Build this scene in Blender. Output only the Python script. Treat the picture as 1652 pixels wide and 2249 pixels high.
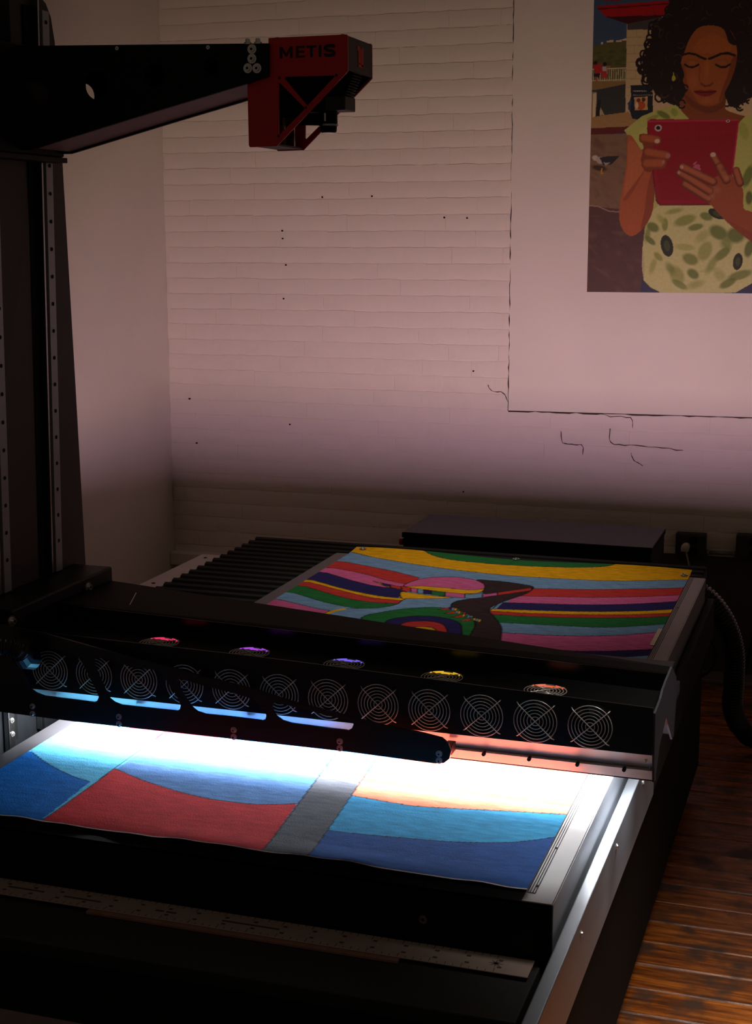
import bpy, bmesh, math, random
import numpy as np
from mathutils import Vector, Matrix
from mathutils.geometry import tessellate_polygon

scene = bpy.context.scene
for o in list(bpy.data.objects):
    bpy.data.objects.remove(o, do_unlink=True)
COL = scene.collection
random.seed(7)
rng = np.random.default_rng(7)
B = 0.8                      # height of the scanner bed above the floor

# ------------------------------------------------------------------ camera
YAW, PITCH, ROLL, FPX = 0.3212, 0.1885, -0.0026, 3187.0
CAM = np.array([0.0, 0.0, B + 1.0])
fw = np.array([-math.sin(YAW) * math.cos(PITCH), math.cos(YAW) * math.cos(PITCH), -math.sin(PITCH)])
r0 = np.array([math.cos(YAW), math.sin(YAW), 0.0])
u0 = np.cross(r0, fw)
cr, sr = math.cos(ROLL), math.sin(ROLL)
RGT, UP = cr * r0 + sr * u0, -sr * r0 + cr * u0
cd = bpy.data.cameras.new('camera')
cam = bpy.data.objects.new('camera', cd)
COL.objects.link(cam)
cd.sensor_fit = 'VERTICAL'
cd.sensor_height = 36.0
cd.lens = FPX / 2249.0 * 36.0
cd.clip_start = 0.05
M = Matrix.Identity(4)
for i in range(3):
    M[i][0], M[i][1], M[i][2], M[i][3] = RGT[i], UP[i], -fw[i], CAM[i]
cam.matrix_world = M
scene.camera = cam

# ------------------------------------------------------------------ exposure, world, lights
vs = scene.view_settings
vs.view_transform = 'Standard'
vs.look = 'None'
vs.exposure = 0.0
vs.gamma = 1.0
vs.use_curve_mapping = False

world = bpy.data.worlds.new('world')
scene.world = world
world.use_nodes = True
bg = world.node_tree.nodes['Background']
bg.inputs[0].default_value = (1.0, 0.78, 0.58, 1)
bg.inputs[1].default_value = 0.046


def area(name, loc, direction, sx, sy, power, color, spread=180):
    ld = bpy.data.lights.new(name, 'AREA')
    ld.shape = 'RECTANGLE'
    ld.size, ld.size_y = sx, sy
    ld.energy = power
    ld.color = color
    ld.spread = math.radians(spread)
    o = bpy.data.objects.new(name, ld)
    COL.objects.link(o)
    o.location = loc
    o.rotation_euler = Vector(direction).to_track_quat('-Z', 'Y').to_euler()
    return o


# the two LED bars of the scanner, inside the tunnel of the light bridge
area('led_bar', (-0.915, 2.560, B + 0.1115), (0, 0, -1), 1.18, 0.115, 38.0, (0.93, 0.97, 1.0))
area('led_bar', (-0.915, 2.660, B + 0.078), (0, -0.97, -0.25), 1.18, 0.008, 8.5, (0.93, 0.97, 1.0))
# two unseen bars added behind the bridge to brighten the brick wall
area('wall_wash_bar', (-0.98, 2.774, B + 0.1236), (0, 1, 0.14), 1.10, 0.0052, 20.0, (1.0, 0.62, 0.88), 160)
area('wall_wash_bar', (-0.98, 2.774, B + 0.1184), (0, 1, 0.14), 1.10, 0.0052, 18.5, (1.0, 0.70, 0.58), 160)
# unseen spot added overhead to brighten the far half of the canvas
sl = bpy.data.lights.new('ceiling_spot', 'SPOT')
sl.energy = 62.0
sl.color = (1.0, 0.90, 0.82)
sl.spot_size = math.radians(43)
sl.spot_blend = 1.0
sl.shadow_soft_size = 0.12
so = bpy.data.objects.new('ceiling_spot', sl)
COL.objects.link(so)
so.location = (-1.10, 3.95, B + 2.35)
so.rotation_euler = Vector((0.0, 0.03, -1)).to_track_quat('-Z', 'Y').to_euler()
# unseen fill light added to brighten the floor right of the scanner
area('aisle_lamp', (0.12, 2.45, 2.3), (0.06, 0.10, -1), 0.4, 0.4, 7.5, (1.0, 0.93, 0.84), 62)


# ------------------------------------------------------------------ measuring helpers
def ray(x, y):
    a, b = (x - 826.0) / FPX, -(y - 1124.5) / FPX
    return a * RGT + b * UP + fw


def hit(x, y, ax, val):
    d = ray(x, y)
    t = (val - CAM[ax]) / d[ax]
    return CAM + t * d


def bedp(x, y):
    p = hit(x, y, 2, B)
    return (p[0], p[1])


def xz(x, y, Y):
    p = hit(x, y, 1, Y)
    return (p[0], p[2])


# ------------------------------------------------------------------ materials
def lin(c):
    out = []
    for v in c[:3]:
        v = v / 255.0
        out.append(v / 12.92 if v <= 0.04045 else ((v + 0.055) / 1.055) ** 2.4)
    return tuple(out)


MATS = {}


def mat(name, rgb=(128, 128, 128), rough=0.5, metal=0.0, spec=0.5, noise=0.0, nscale=40.0, bump=0.0,
        bscale=60.0, emit=None, estr=0.0, stretch=None, coat=0.0):
    if name in MATS:
        return MATS[name]
    m = bpy.data.materials.new(name)
    m.use_nodes = True
    nt = m.node_tree
    b = nt.nodes['Principled BSDF']
    c = lin(rgb)
    b.inputs['Base Color'].default_value = (*c, 1)
    b.inputs['Roughness'].default_value = rough
    b.inputs['Metallic'].default_value = metal
    b.inputs['Specular IOR Level'].default_value = spec
    b.inputs['Coat Weight'].default_value = coat
    if emit:
        b.inputs['Emission Color'].default_value = (*lin(emit), 1)
        b.inputs['Emission Strength'].default_value = estr
    if noise > 0 or bump > 0:
        tc = nt.nodes.new('ShaderNodeTexCoord')
        mp = nt.nodes.new('ShaderNodeMapping')
        nt.links.new(tc.outputs['Object'], mp.inputs['Vector'])
        if stretch:
            mp.inputs['Scale'].default_value = stretch
        if noise > 0:
            n = nt.nodes.new('ShaderNodeTexNoise')
            n.inputs['Scale'].default_value = nscale
            n.inputs['Detail'].default_value = 5
            nt.links.new(mp.outputs[0], n.inputs['Vector'])
            rp = nt.nodes.new('ShaderNodeValToRGB')
            rp.color_ramp.elements[0].position = 0.3
            rp.color_ramp.elements[1].position = 0.7
            rp.color_ramp.elements[0].color = (*[v * (1 - noise) for v in c], 1)
            rp.color_ramp.elements[1].color = (*[min(1, v * (1 + noise)) for v in c], 1)
            nt.links.new(n.outputs['Fac'], rp.inputs['Fac'])
            nt.links.new(rp.outputs[0], b.inputs['Base Color'])
        if bump > 0:
            n2 = nt.nodes.new('ShaderNodeTexNoise')
            n2.inputs['Scale'].default_value = bscale
            n2.inputs['Detail'].default_value = 6
            nt.links.new(mp.outputs[0], n2.inputs['Vector'])
            bp = nt.nodes.new('ShaderNodeBump')
            bp.inputs['Strength'].default_value = bump
            bp.inputs['Distance'].default_value = 0.004
            nt.links.new(n2.outputs['Fac'], bp.inputs['Height'])
            nt.links.new(bp.outputs[0], b.inputs['Normal'])
    MATS[name] = m
    return m


def vcol_mat(name, rough, grain, gscale, stretch=(1, 1, 1), bump=0.0, bscale=300, spec=0.25):
    """printed colour carried by the mesh, broken up by a pigment grain"""
    m = bpy.data.materials.new(name)
    m.use_nodes = True
    nt = m.node_tree
    b = nt.nodes['Principled BSDF']
    b.inputs['Roughness'].default_value = rough
    b.inputs['Specular IOR Level'].default_value = spec
    at = nt.nodes.new('ShaderNodeAttribute')
    at.attribute_name = 'Col'
    tc = nt.nodes.new('ShaderNodeTexCoord')
    mp = nt.nodes.new('ShaderNodeMapping')
    mp.inputs['Scale'].default_value = stretch
    nt.links.new(tc.outputs['Object'], mp.inputs['Vector'])
    n = nt.nodes.new('ShaderNodeTexNoise')
    n.inputs['Scale'].default_value = gscale
    n.inputs['Detail'].default_value = 8
    n.inputs['Roughness'].default_value = 0.7
    nt.links.new(mp.outputs[0], n.inputs['Vector'])
    mr = nt.nodes.new('ShaderNodeMapRange')
    mr.inputs['From Min'].default_value = 0.3
    mr.inputs['From Max'].default_value = 0.7
    mr.inputs['To Min'].default_value = 1 - grain
    mr.inputs['To Max'].default_value = 1 + grain
    nt.links.new(n.outputs['Fac'], mr.inputs['Value'])
    mx = nt.nodes.new('ShaderNodeMix')
    mx.data_type = 'RGBA'
    mx.blend_type = 'MULTIPLY'
    mx.inputs['Factor'].default_value = 1
    nt.links.new(at.outputs['Color'], mx.inputs[6])
    nt.links.new(mr.outputs[0], mx.inputs[7])
    nt.links.new(mx.outputs[2], b.inputs['Base Color'])
    if bump:
        n2 = nt.nodes.new('ShaderNodeTexNoise')
        n2.inputs['Scale'].default_value = bscale
        nt.links.new(tc.outputs['Object'], n2.inputs['Vector'])
        bp = nt.nodes.new('ShaderNodeBump')
        bp.inputs['Strength'].default_value = bump
        bp.inputs['Distance'].default_value = 0.002
        nt.links.new(n2.outputs['Fac'], bp.inputs['Height'])
        nt.links.new(bp.outputs[0], b.inputs['Normal'])
    return m


PAINT = mat('painted_brick', (226, 216, 204), 0.55, noise=0.05, nscale=6, bump=0.5, bscale=38)
PLASTER = mat('white_plaster', (226, 217, 206), 0.6, noise=0.03, nscale=3, bump=0.12, bscale=30)
BLACK = mat('black_powder_coat', (13, 13, 15), 0.5, spec=0.22, noise=0.15, nscale=300, bump=0.06, bscale=500)
BLACKSM = mat('black_gloss_metal', (10, 10, 12), 0.42, spec=0.07, noise=0.1, nscale=80)
BROWNBLK = mat('dark_bronze_metal', (34, 27, 24), 0.55, noise=0.15, nscale=120, bump=0.05, bscale=400)
MATTE = mat('matte_black', (7, 7, 8), 0.85, spec=0.2)
STEEL = mat('steel', (165, 165, 168), 0.28, metal=1.0, noise=0.08, nscale=30)
CHROME = mat('chrome', (222, 218, 215), 0.2, metal=0.7)
WIRE = mat('guard_wire', (214, 206, 200), 0.28, metal=0.5)
ALU = mat('aluminium', (150, 154, 162), 0.42, metal=0.55, noise=0.08, nscale=18, stretch=(1, 0.1, 1), bump=0.03, bscale=200)
BEDGREY = mat('bed_grey_metal', (112, 104, 102), 0.5, metal=0.1, noise=0.05, nscale=20)
LIP = mat('satin_aluminium', (205, 200, 200), 0.4, metal=0.2, noise=0.05, nscale=20)
RED = mat('red_powder_coat', (196, 6, 24), 0.42, noise=0.06, nscale=200, bump=0.04, bscale=500)
LETTER = mat('letter_black', (14, 4, 6), 0.6)
REDEMB = mat('emblem_red', (215, 30, 14), 0.5)
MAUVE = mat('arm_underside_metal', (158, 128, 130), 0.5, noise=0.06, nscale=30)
GLASS = mat('lens_glass', (18, 20, 28), 0.05, coat=1.0)
RUBBER = mat('black_rubber', (10, 10, 11), 0.5)
HOSE = mat('hose_plastic', (13, 15, 16), 0.32)
OUTLET = mat('outlet_grey', (44, 40, 38), 0.55, noise=0.15, nscale=60)
PIPE = mat('conduit_metal', (120, 112, 108), 0.5, noise=0.1, nscale=60)
RULERM = mat('ruler_metal', (172, 152, 144), 0.5, noise=0.06, nscale=40)
RULERD = mat('ruler_wood', (150, 110, 98), 0.6, noise=0.15, nscale=60)
MARK = mat('ruler_print', (84, 70, 66), 0.7)
STRIP = mat('grey_enamel', (176, 164, 160), 0.5, noise=0.05, nscale=10)
BELLOW = mat('bellows_fabric', (9, 9, 10), 0.75, bump=0.1, bscale=300)
LOWBOARD = mat('grey_board', (66, 60, 58), 0.55, noise=0.12, nscale=8, bump=0.1, bscale=30)
TAPE = mat('cream_tape', (206, 186, 158), 0.6)
REDKNOB = mat('red_plastic', (150, 26, 20), 0.4)
WHITEPL = mat('white_plastic', (176, 166, 152), 0.5)


def plank_material():
    m = bpy.data.materials.new('worn_floor_wood')
    m.use_nodes = True
    nt = m.node_tree
    b = nt.nodes['Principled BSDF']
    tc = nt.nodes.new('ShaderNodeTexCoord')
    oi = nt.nodes.new('ShaderNodeObjectInfo')
    add = nt.nodes.new('ShaderNodeVectorMath')
    add.operation = 'ADD'
    sc = nt.nodes.new('ShaderNodeVectorMath')
    sc.operation = 'SCALE'
    sc.inputs['Scale'].default_value = 13.0
    nt.links.new(oi.outputs['Random'], sc.inputs[0])
    nt.links.new(tc.outputs['Object'], add.inputs[0])
    nt.links.new(sc.outputs[0], add.inputs[1])
    mp = nt.nodes.new('ShaderNodeMapping')
    mp.inputs['Scale'].default_value = (2.2, 26, 20)
    nt.links.new(add.outputs[0], mp.inputs['Vector'])
    n = nt.nodes.new('ShaderNodeTexNoise')
    n.inputs['Scale'].default_value = 2.2
    n.inputs['Detail'].default_value = 8
    n.inputs['Roughness'].default_value = 0.68
    nt.links.new(mp.outputs[0], n.inputs['Vector'])
    rp = nt.nodes.new('ShaderNodeValToRGB')
    e = rp.color_ramp.elements
    e[0].position, e[0].color = 0.30, (*lin((38, 20, 10)), 1)
    e[1].position, e[1].color = 0.72, (*lin((206, 118, 40)), 1)
    x = e.new(0.48)
    x.color = (*lin((128, 66, 22)), 1)
    nt.links.new(n.outputs['Fac'], rp.inputs['Fac'])
    # bare, scuffed patches
    n2 = nt.nodes.new('ShaderNodeTexNoise')
    n2.inputs['Scale'].default_value = 9
    n2.inputs['Detail'].default_value = 7
    nt.links.new(add.outputs[0], n2.inputs['Vector'])
    rp2 = nt.nodes.new('ShaderNodeValToRGB')
    rp2.color_ramp.elements[0].position = 0.50
    rp2.color_ramp.elements[1].position = 0.66
    nt.links.new(n2.outputs['Fac'], rp2.inputs['Fac'])
    mx = nt.nodes.new('ShaderNodeMix')
    mx.data_type = 'RGBA'
    mx.inputs[7].default_value = (*lin((74, 50, 36)), 1)
    nt.links.new(rp2.outputs[0], mx.inputs['Factor'])
    nt.links.new(rp.outputs[0], mx.inputs[6])
    nt.links.new(mx.outputs[2], b.inputs['Base Color'])
    mr = nt.nodes.new('ShaderNodeMapRange')
    mr.inputs['To Min'].default_value = 0.26
    mr.inputs['To Max'].default_value = 0.62
    nt.links.new(rp2.outputs[0], mr.inputs['Value'])
    nt.links.new(mr.outputs[0], b.inputs['Roughness'])
    bp = nt.nodes.new('ShaderNodeBump')
    bp.inputs['Strength'].default_value = 0.5
    bp.inputs['Distance'].default_value = 0.004
    nt.links.new(n.outputs['Fac'], bp.inputs['Height'])
    nt.links.new(bp.outputs[0], b.inputs['Normal'])
    return m


WOOD = plank_material()


# ------------------------------------------------------------------ mesh helpers
class MB:
    def __init__(self):
        self.v, self.f = [], []

    def add(self, vs_, fs_):
        k = len(self.v)
        self.v += [tuple(map(float, p)) for p in vs_]
        self.f += [tuple(i + k for i in f) for f in fs_]
        return self

    def box(self, x0, x1, y0, y1, z0, z1, ch=0.0):
        if ch <= 0:
            return self.add([(x0, y0, z0), (x1, y0, z0), (x1, y1, z0), (x0, y1, z0),
                             (x0, y0, z1), (x1, y0, z1), (x1, y1, z1), (x0, y1, z1)],
                            [(0, 3, 2, 1), (4, 5, 6, 7), (0, 1, 5, 4), (1, 2, 6, 5), (2, 3, 7, 6), (3, 0, 4, 7)])
        bm = bmesh.new()
        bmesh.ops.create_cube(bm, size=1)
        for v in bm.verts:
            v.co = Vector(((x0 + x1) / 2 + v.co.x * (x1 - x0), (y0 + y1) / 2 + v.co.y * (y1 - y0), (z0 + z1) / 2 + v.co.z * (z1 - z0)))
        bmesh.ops.bevel(bm, geom=bm.edges[:], offset=ch, segments=2, affect='EDGES', profile=0.5)
        bm.verts.index_update()
        self.add([v.co for v in bm.verts], [[v.index for v in f.verts] for f in bm.faces])
        bm.free()
        return self

    def cyl(self, p0, p1, r, n=16, r2=None):
        p0, p1 = Vector(p0), Vector(p1)
        r2 = r if r2 is None else r2
        d = (p1 - p0).normalized()
        a = d.orthogonal().normalized()
        b = d.cross(a)
        vs_ = []
        for p, rr in ((p0, r), (p1, r2)):
            for i in range(n):
                t = 2 * math.pi * i / n
                vs_.append(p + a * math.cos(t) * rr + b * math.sin(t) * rr)
        fs_ = [(i, (i + 1) % n, n + (i + 1) % n, n + i) for i in range(n)]
        fs_ += [tuple(range(n - 1, -1, -1)), tuple(range(n, 2 * n))]
        return self.add(vs_, fs_)

    def tube(self, path, r, n=8, radii=None, closed=False):
        P = [Vector(p) for p in path]
        m = len(P)
        vs_, fs_ = [], []
        prev = None
        for i, p in enumerate(P):
            if closed:
                d = (P[(i + 1) % m] - P[i - 1]).normalized()
            else:
                d = (P[min(i + 1, m - 1)] - P[max(i - 1, 0)]).normalized()
            a = d.orthogonal().normalized() if prev is None else (prev - d * prev.dot(d)).normalized()
            prev = a
            b = d.cross(a)
            rr = radii[i] if radii else r
            for j in range(n):
                t = 2 * math.pi * j / n
                vs_.append(p + a * math.cos(t) * rr + b * math.sin(t) * rr)
        for i in range(m if closed else m - 1):
            i2 = (i + 1) % m
            for j in range(n):
                fs_.append((i * n + j, i * n + (j + 1) % n, i2 * n + (j + 1) % n, i2 * n + j))
        if not closed:
            fs_ += [tuple(range(n - 1, -1, -1)), tuple(range((m - 1) * n, m * n))]
        return self.add(vs_, fs_)

    def prism(self, loops, fn, d0, d1):
        """loops: outer outline (and holes) in 2-D; fn(a, b, d) gives the 3-D point"""
        tri = tessellate_polygon([[Vector((a, b, 0)) for a, b in lp] for lp in loops])
        flat = [p for lp in loops for p in lp]
        n = len(flat)
        vs_ = [fn(a, b, d0) for a, b in flat] + [fn(a, b, d1) for a, b in flat]
        fs_ = [tuple(t) for t in tri] + [tuple(i + n for i in reversed(t)) for t in tri]
        k = 0
        for lp in loops:
            m = len(lp)
            for i in range(m):
                fs_.append((k + i, k + (i + 1) % m, n + k + (i + 1) % m, n + k + i))
            k += m
        return self.add(vs_, fs_)

    def build(self, name, material, parent=None, smooth=False, fix=True):
        me = bpy.data.meshes.new(name)
        c = np.array(self.v)
        ctr = (c.min(0) + c.max(0)) / 2
        me.from_pydata([tuple(p) for p in (c - ctr)], [], self.f)
        me.update()
        if fix:
            bm = bmesh.new()
            bm.from_mesh(me)
            bmesh.ops.recalc_face_normals(bm, faces=bm.faces[:])
            bm.to_mesh(me)
            bm.free()
        me.materials.append(material)
        if smooth:
            for p in me.polygons:
                p.use_smooth = True
        return link(name, me, ctr, parent)


def wloc(o):
    p = Vector(o.location)
    while o.parent:
        o = o.parent
        p += o.location
    return p


def link(name, me, ctr, parent=None):
    o = bpy.data.objects.new(name, me)
    COL.objects.link(o)
    if parent is not None:
        o.parent = parent
        o.location = Vector(ctr) - wloc(parent)
    else:
        o.location = ctr
    return o


def tag(o, label=None, cat=None, group=None, kind=None):
    if label:
        o['label'] = label
    if cat:
        o['category'] = cat
    if group:
        o['group'] = group
    if kind:
        o['kind'] = kind
    return o


def thing(name, label, cat, loc, group=None):
    o = bpy.data.objects.new(name, None)
    o.empty_display_size = 0.05
    COL.objects.link(o)
    o.location = loc
    return tag(o, label, cat, group)


def copy_obj(src, parent, loc):
    c = src.copy()
    COL.objects.link(c)
    c.parent = parent
    c.location = Vector(loc) - wloc(parent)
    return c


def fXZ(a, b, d):
    return (a, d, b)


def fYZ(a, b, d):
    return (d, a, b)


def smooth_path(pts, n=8, closed=False):
    P = [np.array(p, float) for p in pts]
    m = len(P)
    out = []
    rng_ = range(m if closed else m - 1)
    for i in rng_:
        p0 = P[i - 1] if (closed or i > 0) else 2 * P[0] - P[1]
        p1, p2 = P[i], P[(i + 1) % m]
        p3 = P[(i + 2) % m] if (closed or i + 2 < m) else 2 * P[-1] - P[-2]
        for k in range(n):
            t = k / n
            out.append(0.5 * (2 * p1 + (p2 - p0) * t + (2 * p0 - 5 * p1 + 4 * p2 - p3) * t * t + (3 * p1 - p0 - 3 * p2 + p3) * t ** 3))
    if not closed:
        out.append(P[-1])
    return out


def circle2(cx_, cy_, r, n=28):
    return [(cx_ + r * math.cos(2 * math.pi * i / n), cy_ + r * math.sin(2 * math.pi * i / n)) for i in range(n)]


def bolt(parent, p, axis, r=0.006, h=0.004, name='bolt', m=None):
    p, d = Vector(p), Vector(axis).normalized()
    mb = MB()
    mb.cyl(p, p + d * h * 0.35, r * 1.45, 16)
    mb.cyl(p + d * h * 0.35, p + d * h, r, 12, r * 0.85)
    o = mb.build(name, m or CHROME, parent)
    s = MB().cyl(p + d * h * 0.8, p + d * (h * 1.04), r * 0.45, 6)
    s.build('socket', MATTE, o)
    return o


# ------------------------------------------------------------------ raster helper for printed surfaces
class Canvas2D:
    def __init__(self, gx, gy):
        self.X, self.Y = gx.ravel(), gy.ravel()
        self.C = np.zeros((self.X.size, 3))

    def inside(self, poly):
        P = np.array(poly, float)
        x0, y0 = P.min(0)
        x1, y1 = P.max(0)
        idx = np.nonzero((self.X >= x0) & (self.X <= x1) & (self.Y >= y0) & (self.Y <= y1))[0]
        if idx.size == 0:
            return idx
        x, y = self.X[idx], self.Y[idx]
        ins = np.zeros(idx.size, bool)
        m = len(P)
        for i in range(m):
            xa, ya = P[i]
            xb, yb = P[(i + 1) % m]
            if ya == yb:
                continue
            c = ((ya > y) != (yb > y))
            c &= x < (xb - xa) * (y - ya) / (yb - ya) + xa
            ins ^= c
        return idx[ins]

    def fill(self, poly, rgb, mixf=1.0):
        i = self.inside(poly)
        self.C[i] = self.C[i] * (1 - mixf) + np.array(lin(rgb)) * mixf

    def capsule(self, pts, r, rgb, mixf=1.0, soft=0.0):
        P = np.array(pts, float)
        c = np.array(lin(rgb))
        for a, b in zip(P[:-1], P[1:]):
            lo, hi = np.minimum(a, b) - r, np.maximum(a, b) + r
            idx = np.nonzero((self.X >= lo[0]) & (self.X <= hi[0]) & (self.Y >= lo[1]) & (self.Y <= hi[1]))[0]
            if idx.size == 0:
                continue
            d = b - a
            L2 = max(float(d @ d), 1e-12)
            t = np.clip(((self.X[idx] - a[0]) * d[0] + (self.Y[idx] - a[1]) * d[1]) / L2, 0, 1)
            dist = np.hypot(self.X[idx] - a[0] - t * d[0], self.Y[idx] - a[1] - t * d[1])
            if soft > 0:
                w = np.clip((r - dist) / (soft * r), 0, 1) * mixf
                self.C[idx] = self.C[idx] * (1 - w[:, None]) + c * w[:, None]
            else:
                k = idx[dist <= r]
                self.C[k] = self.C[k] * (1 - mixf) + c * mixf

    def ellipse(self, cx_, cy_, a, b, rot, rgb, mixf=1.0, soft=0.0):
        R = max(a, b)
        idx = np.nonzero((abs(self.X - cx_) <= R) & (abs(self.Y - cy_) <= R))[0]
        if idx.size == 0:
            return
        dx, dy = self.X[idx] - cx_, self.Y[idx] - cy_
        ca, sa = math.cos(rot), math.sin(rot)
        q = np.hypot((dx * ca + dy * sa) / a, (-dx * sa + dy * ca) / b)
        w = np.clip((1 - q) / soft, 0, 1) * mixf if soft > 0 else (q <= 1) * mixf
        self.C[idx] = self.C[idx] * (1 - w[:, None]) + np.array(lin(rgb)) * w[:, None]


def grid_mesh(name, V, nx, ny, colors, material, thickness=0.0):
    me = bpy.data.meshes.new(name)
    i = np.arange(nx * ny).reshape(ny, nx)
    F = np.stack([i[:-1, :-1], i[:-1, 1:], i[1:, 1:], i[1:, :-1]], -1).reshape(-1, 4)
    ctr = (V.min(0) + V.max(0)) / 2
    me.from_pydata((V - ctr).tolist(), [], F.tolist())
    at = me.color_attributes.new('Col', 'FLOAT_COLOR', 'POINT')
    at.data.foreach_set('color', np.concatenate([colors, np.ones((len(colors), 1))], 1).astype(np.float32).ravel())
    me.materials.append(material)
    for p in me.polygons:
        p.use_smooth = True
    me.update()
    return me, ctr


# ================================================================== THE ROOM
WY = 5.843           # brick face plane of the back wall
WLX = -2.912         # left wall plane
XR = 2.6
TOPZ = 3.1
PX0, PZ0 = -1.361, B + 0.289     # lower left corner of the smooth wall panel

wall = MB().box(WLX - 0.1, XR, WY + 0.0022, WY + 0.12, 0, TOPZ).build('wall_back', PAINT)
tag(wall, 'white painted brick wall behind the scanner', kind='structure')
wl = MB().box(WLX - 0.1, WLX, 0.4, WY + 0.006, 0, TOPZ).build('wall_left', PLASTER)
tag(wl, 'plain white plastered side wall behind the scanner column', kind='structure')
fl = MB().box(WLX - 0.1, XR, 0.3, WY + 0.006, -0.06, -0.0042).build('floor', mat('seam_dust', (120, 112, 108), 0.8, noise=0.5, nscale=60))
tag(fl, 'dark worn wooden plank floor', kind='structure')

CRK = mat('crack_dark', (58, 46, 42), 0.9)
# ---- bricks
CH, BL_ = 0.0663, 0.214


def brick_mesh(k, L, H):
    r_ = random.Random(100 + k)
    nx, nz = 7, 4
    vs_, fs_ = [], []
    D = 0.012
    for iz in range(nz):
        for ix in range(nx):
            x = -L / 2 + L * ix / (nx - 1)
            z = -H / 2 + H * iz / (nz - 1)
            edge = iz in (0, nz - 1)
            if edge:
                y = -r_.uniform(0.0, 0.0024) if iz else -r_.uniform(-0.0006, 0.0020)
            elif ix in (0, nx - 1):
                y = -0.0030 if k % 3 else -r_.uniform(0.0012, 0.0026)
            else:
                y = -r_.uniform(0.0027, 0.0036)
            vs_.append((x, y, z + (r_.uniform(-.0024, .0016) if edge else 0)))
    for iz in range(nz - 1):
        for ix in range(nx - 1):
            a = iz * nx + ix
            fs_.append((a, a + 1, a + nx + 1, a + nx))
    rim = [ix for ix in range(nx)] + [iz * nx + nx - 1 for iz in range(1, nz)] + \
          [(nz - 1) * nx + ix for ix in range(nx - 2, -1, -1)] + [iz * nx for iz in range(nz - 2, 0, -1)]
    base = len(vs_)
    m = len(rim)
    for i in rim:
        vs_.append(vs_[i])
    for i in rim:
        x, y, z = vs_[i]
        vs_.append((x, D, z))
    for i in range(m):
        fs_.append((base + i, base + m + i, base + m + (i + 1) % m, base + (i + 1) % m))
    me = bpy.data.meshes.new('brick')
    me.from_pydata(vs_, [], fs_)
    me.materials.append(PAINT)
    for p in me.polygons[:(nx - 1) * (nz - 1)]:
        p.use_smooth = True
    me.update()
    return me


FULL = [brick_mesh(k, BL_ + (0.0004 if k % 3 else -0.0012), CH - 0.0034) for k in range(14)]
spots = []
z0r = B + 0.289 - 17 * CH
for row in range(0, 46):
    z = z0r + (row + 0.5) * CH
    if z - CH / 2 < 0 or z > 2.95:
        continue
    off = (row % 2) * BL_ / 2 + random.uniform(-0.02, 0.02)
    x = WLX - off
    while x < XR - BL_:
        xa, xb = x, x + BL_
        x += BL_
        ca, cb = max(xa, WLX), xb
        if z > PZ0:
            cb = min(cb, PX0 - 0.004)
        if cb - ca < 0.03:
            continue
        spots.append(((ca + cb) / 2, z, cb - ca))


def vis_score(s):
    X, z, L = s
    q = np.array([X, WY, z]) - CAM
    d = q @ fw
    px, py = 826 + FPX * (q @ RGT) / d, 1124.5 - FPX * (q @ UP) / d
    if px < 320 or px > 1690 or py < -25 or py > 1240:
        return 0
    if py > 1120 and 860 < px < 1480:
        return 0
    if py > 1190 and px > 520:
        return 0
    return 1 if py < 1150 else 0.5


spots.sort(key=lambda s: -vis_score(s))
rest = MB()
nb = 0
for i, (X, z, L) in enumerate(spots):
    me = FULL[i % len(FULL)]
    if vis_score(s=(X, z, L)) > 0 and nb < 300:
        o = bpy.data.objects.new('brick', me)
        COL.objects.link(o)
        o.parent = wall
        o.location = Vector((X, WY + random.uniform(-0.0006, 0.0006), z + random.uniform(-.0012, .0012))) - wloc(wall)
        o.scale = (L / BL_ * random.choice((1, -1)) if L > BL_ * .95 else L / BL_, 1, 1)
        nb += 1
    else:
        rest.add([(v.co.x * L / BL_ + X, v.co.y + WY, v.co.z + z) for v in me.vertices], [tuple(p.vertices) for p in me.polygons])
if rest.v:
    tag(rest.build('brick_courses', PAINT, wall, fix=False), kind='stuff')

# cracks, chipped joints and screw holes in the painted brickwork
for x, y in [(620, 507), (621, 524), (628, 582), (623, 656), (976, 478), (1026, 479), (817, 431), (708, 433), (432, 973), (637, 932), (416, 876), (1018, 1080), (1040, 815)]:
    p = hit(x, y, 1, WY - 0.004)
    MB().cyl((p[0], WY - 0.0066, p[2]), (p[0], WY + 0.002, p[2]), 0.0034, 10).build('screw_hole', MATTE, wall)
for pts in ([(1072, 846), (1080, 858), (1106, 864), (1116, 884)],
            [(1232, 945), (1236, 972), (1262, 976), (1280, 980), (1280, 998)], [(1280, 908), (1300, 906), (1340, 914), (1385, 918), (1390, 940)],
            [(1340, 940), (1342, 972), (1385, 978), (1440, 982), (1500, 990)], [(1386, 995), (1392, 1010), (1412, 1022)]):
    P = [hit(x, y, 1, WY - 0.0052) for x, y in pts]
    P = [p + np.array([0, 0, random.uniform(-.003, .003)]) for p in smooth_path(P, 4)]
    MB().tube(P, 0.0014, 5, [random.uniform(.0006, .002) for _ in P]).build('crack', CRK, wall)

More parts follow.
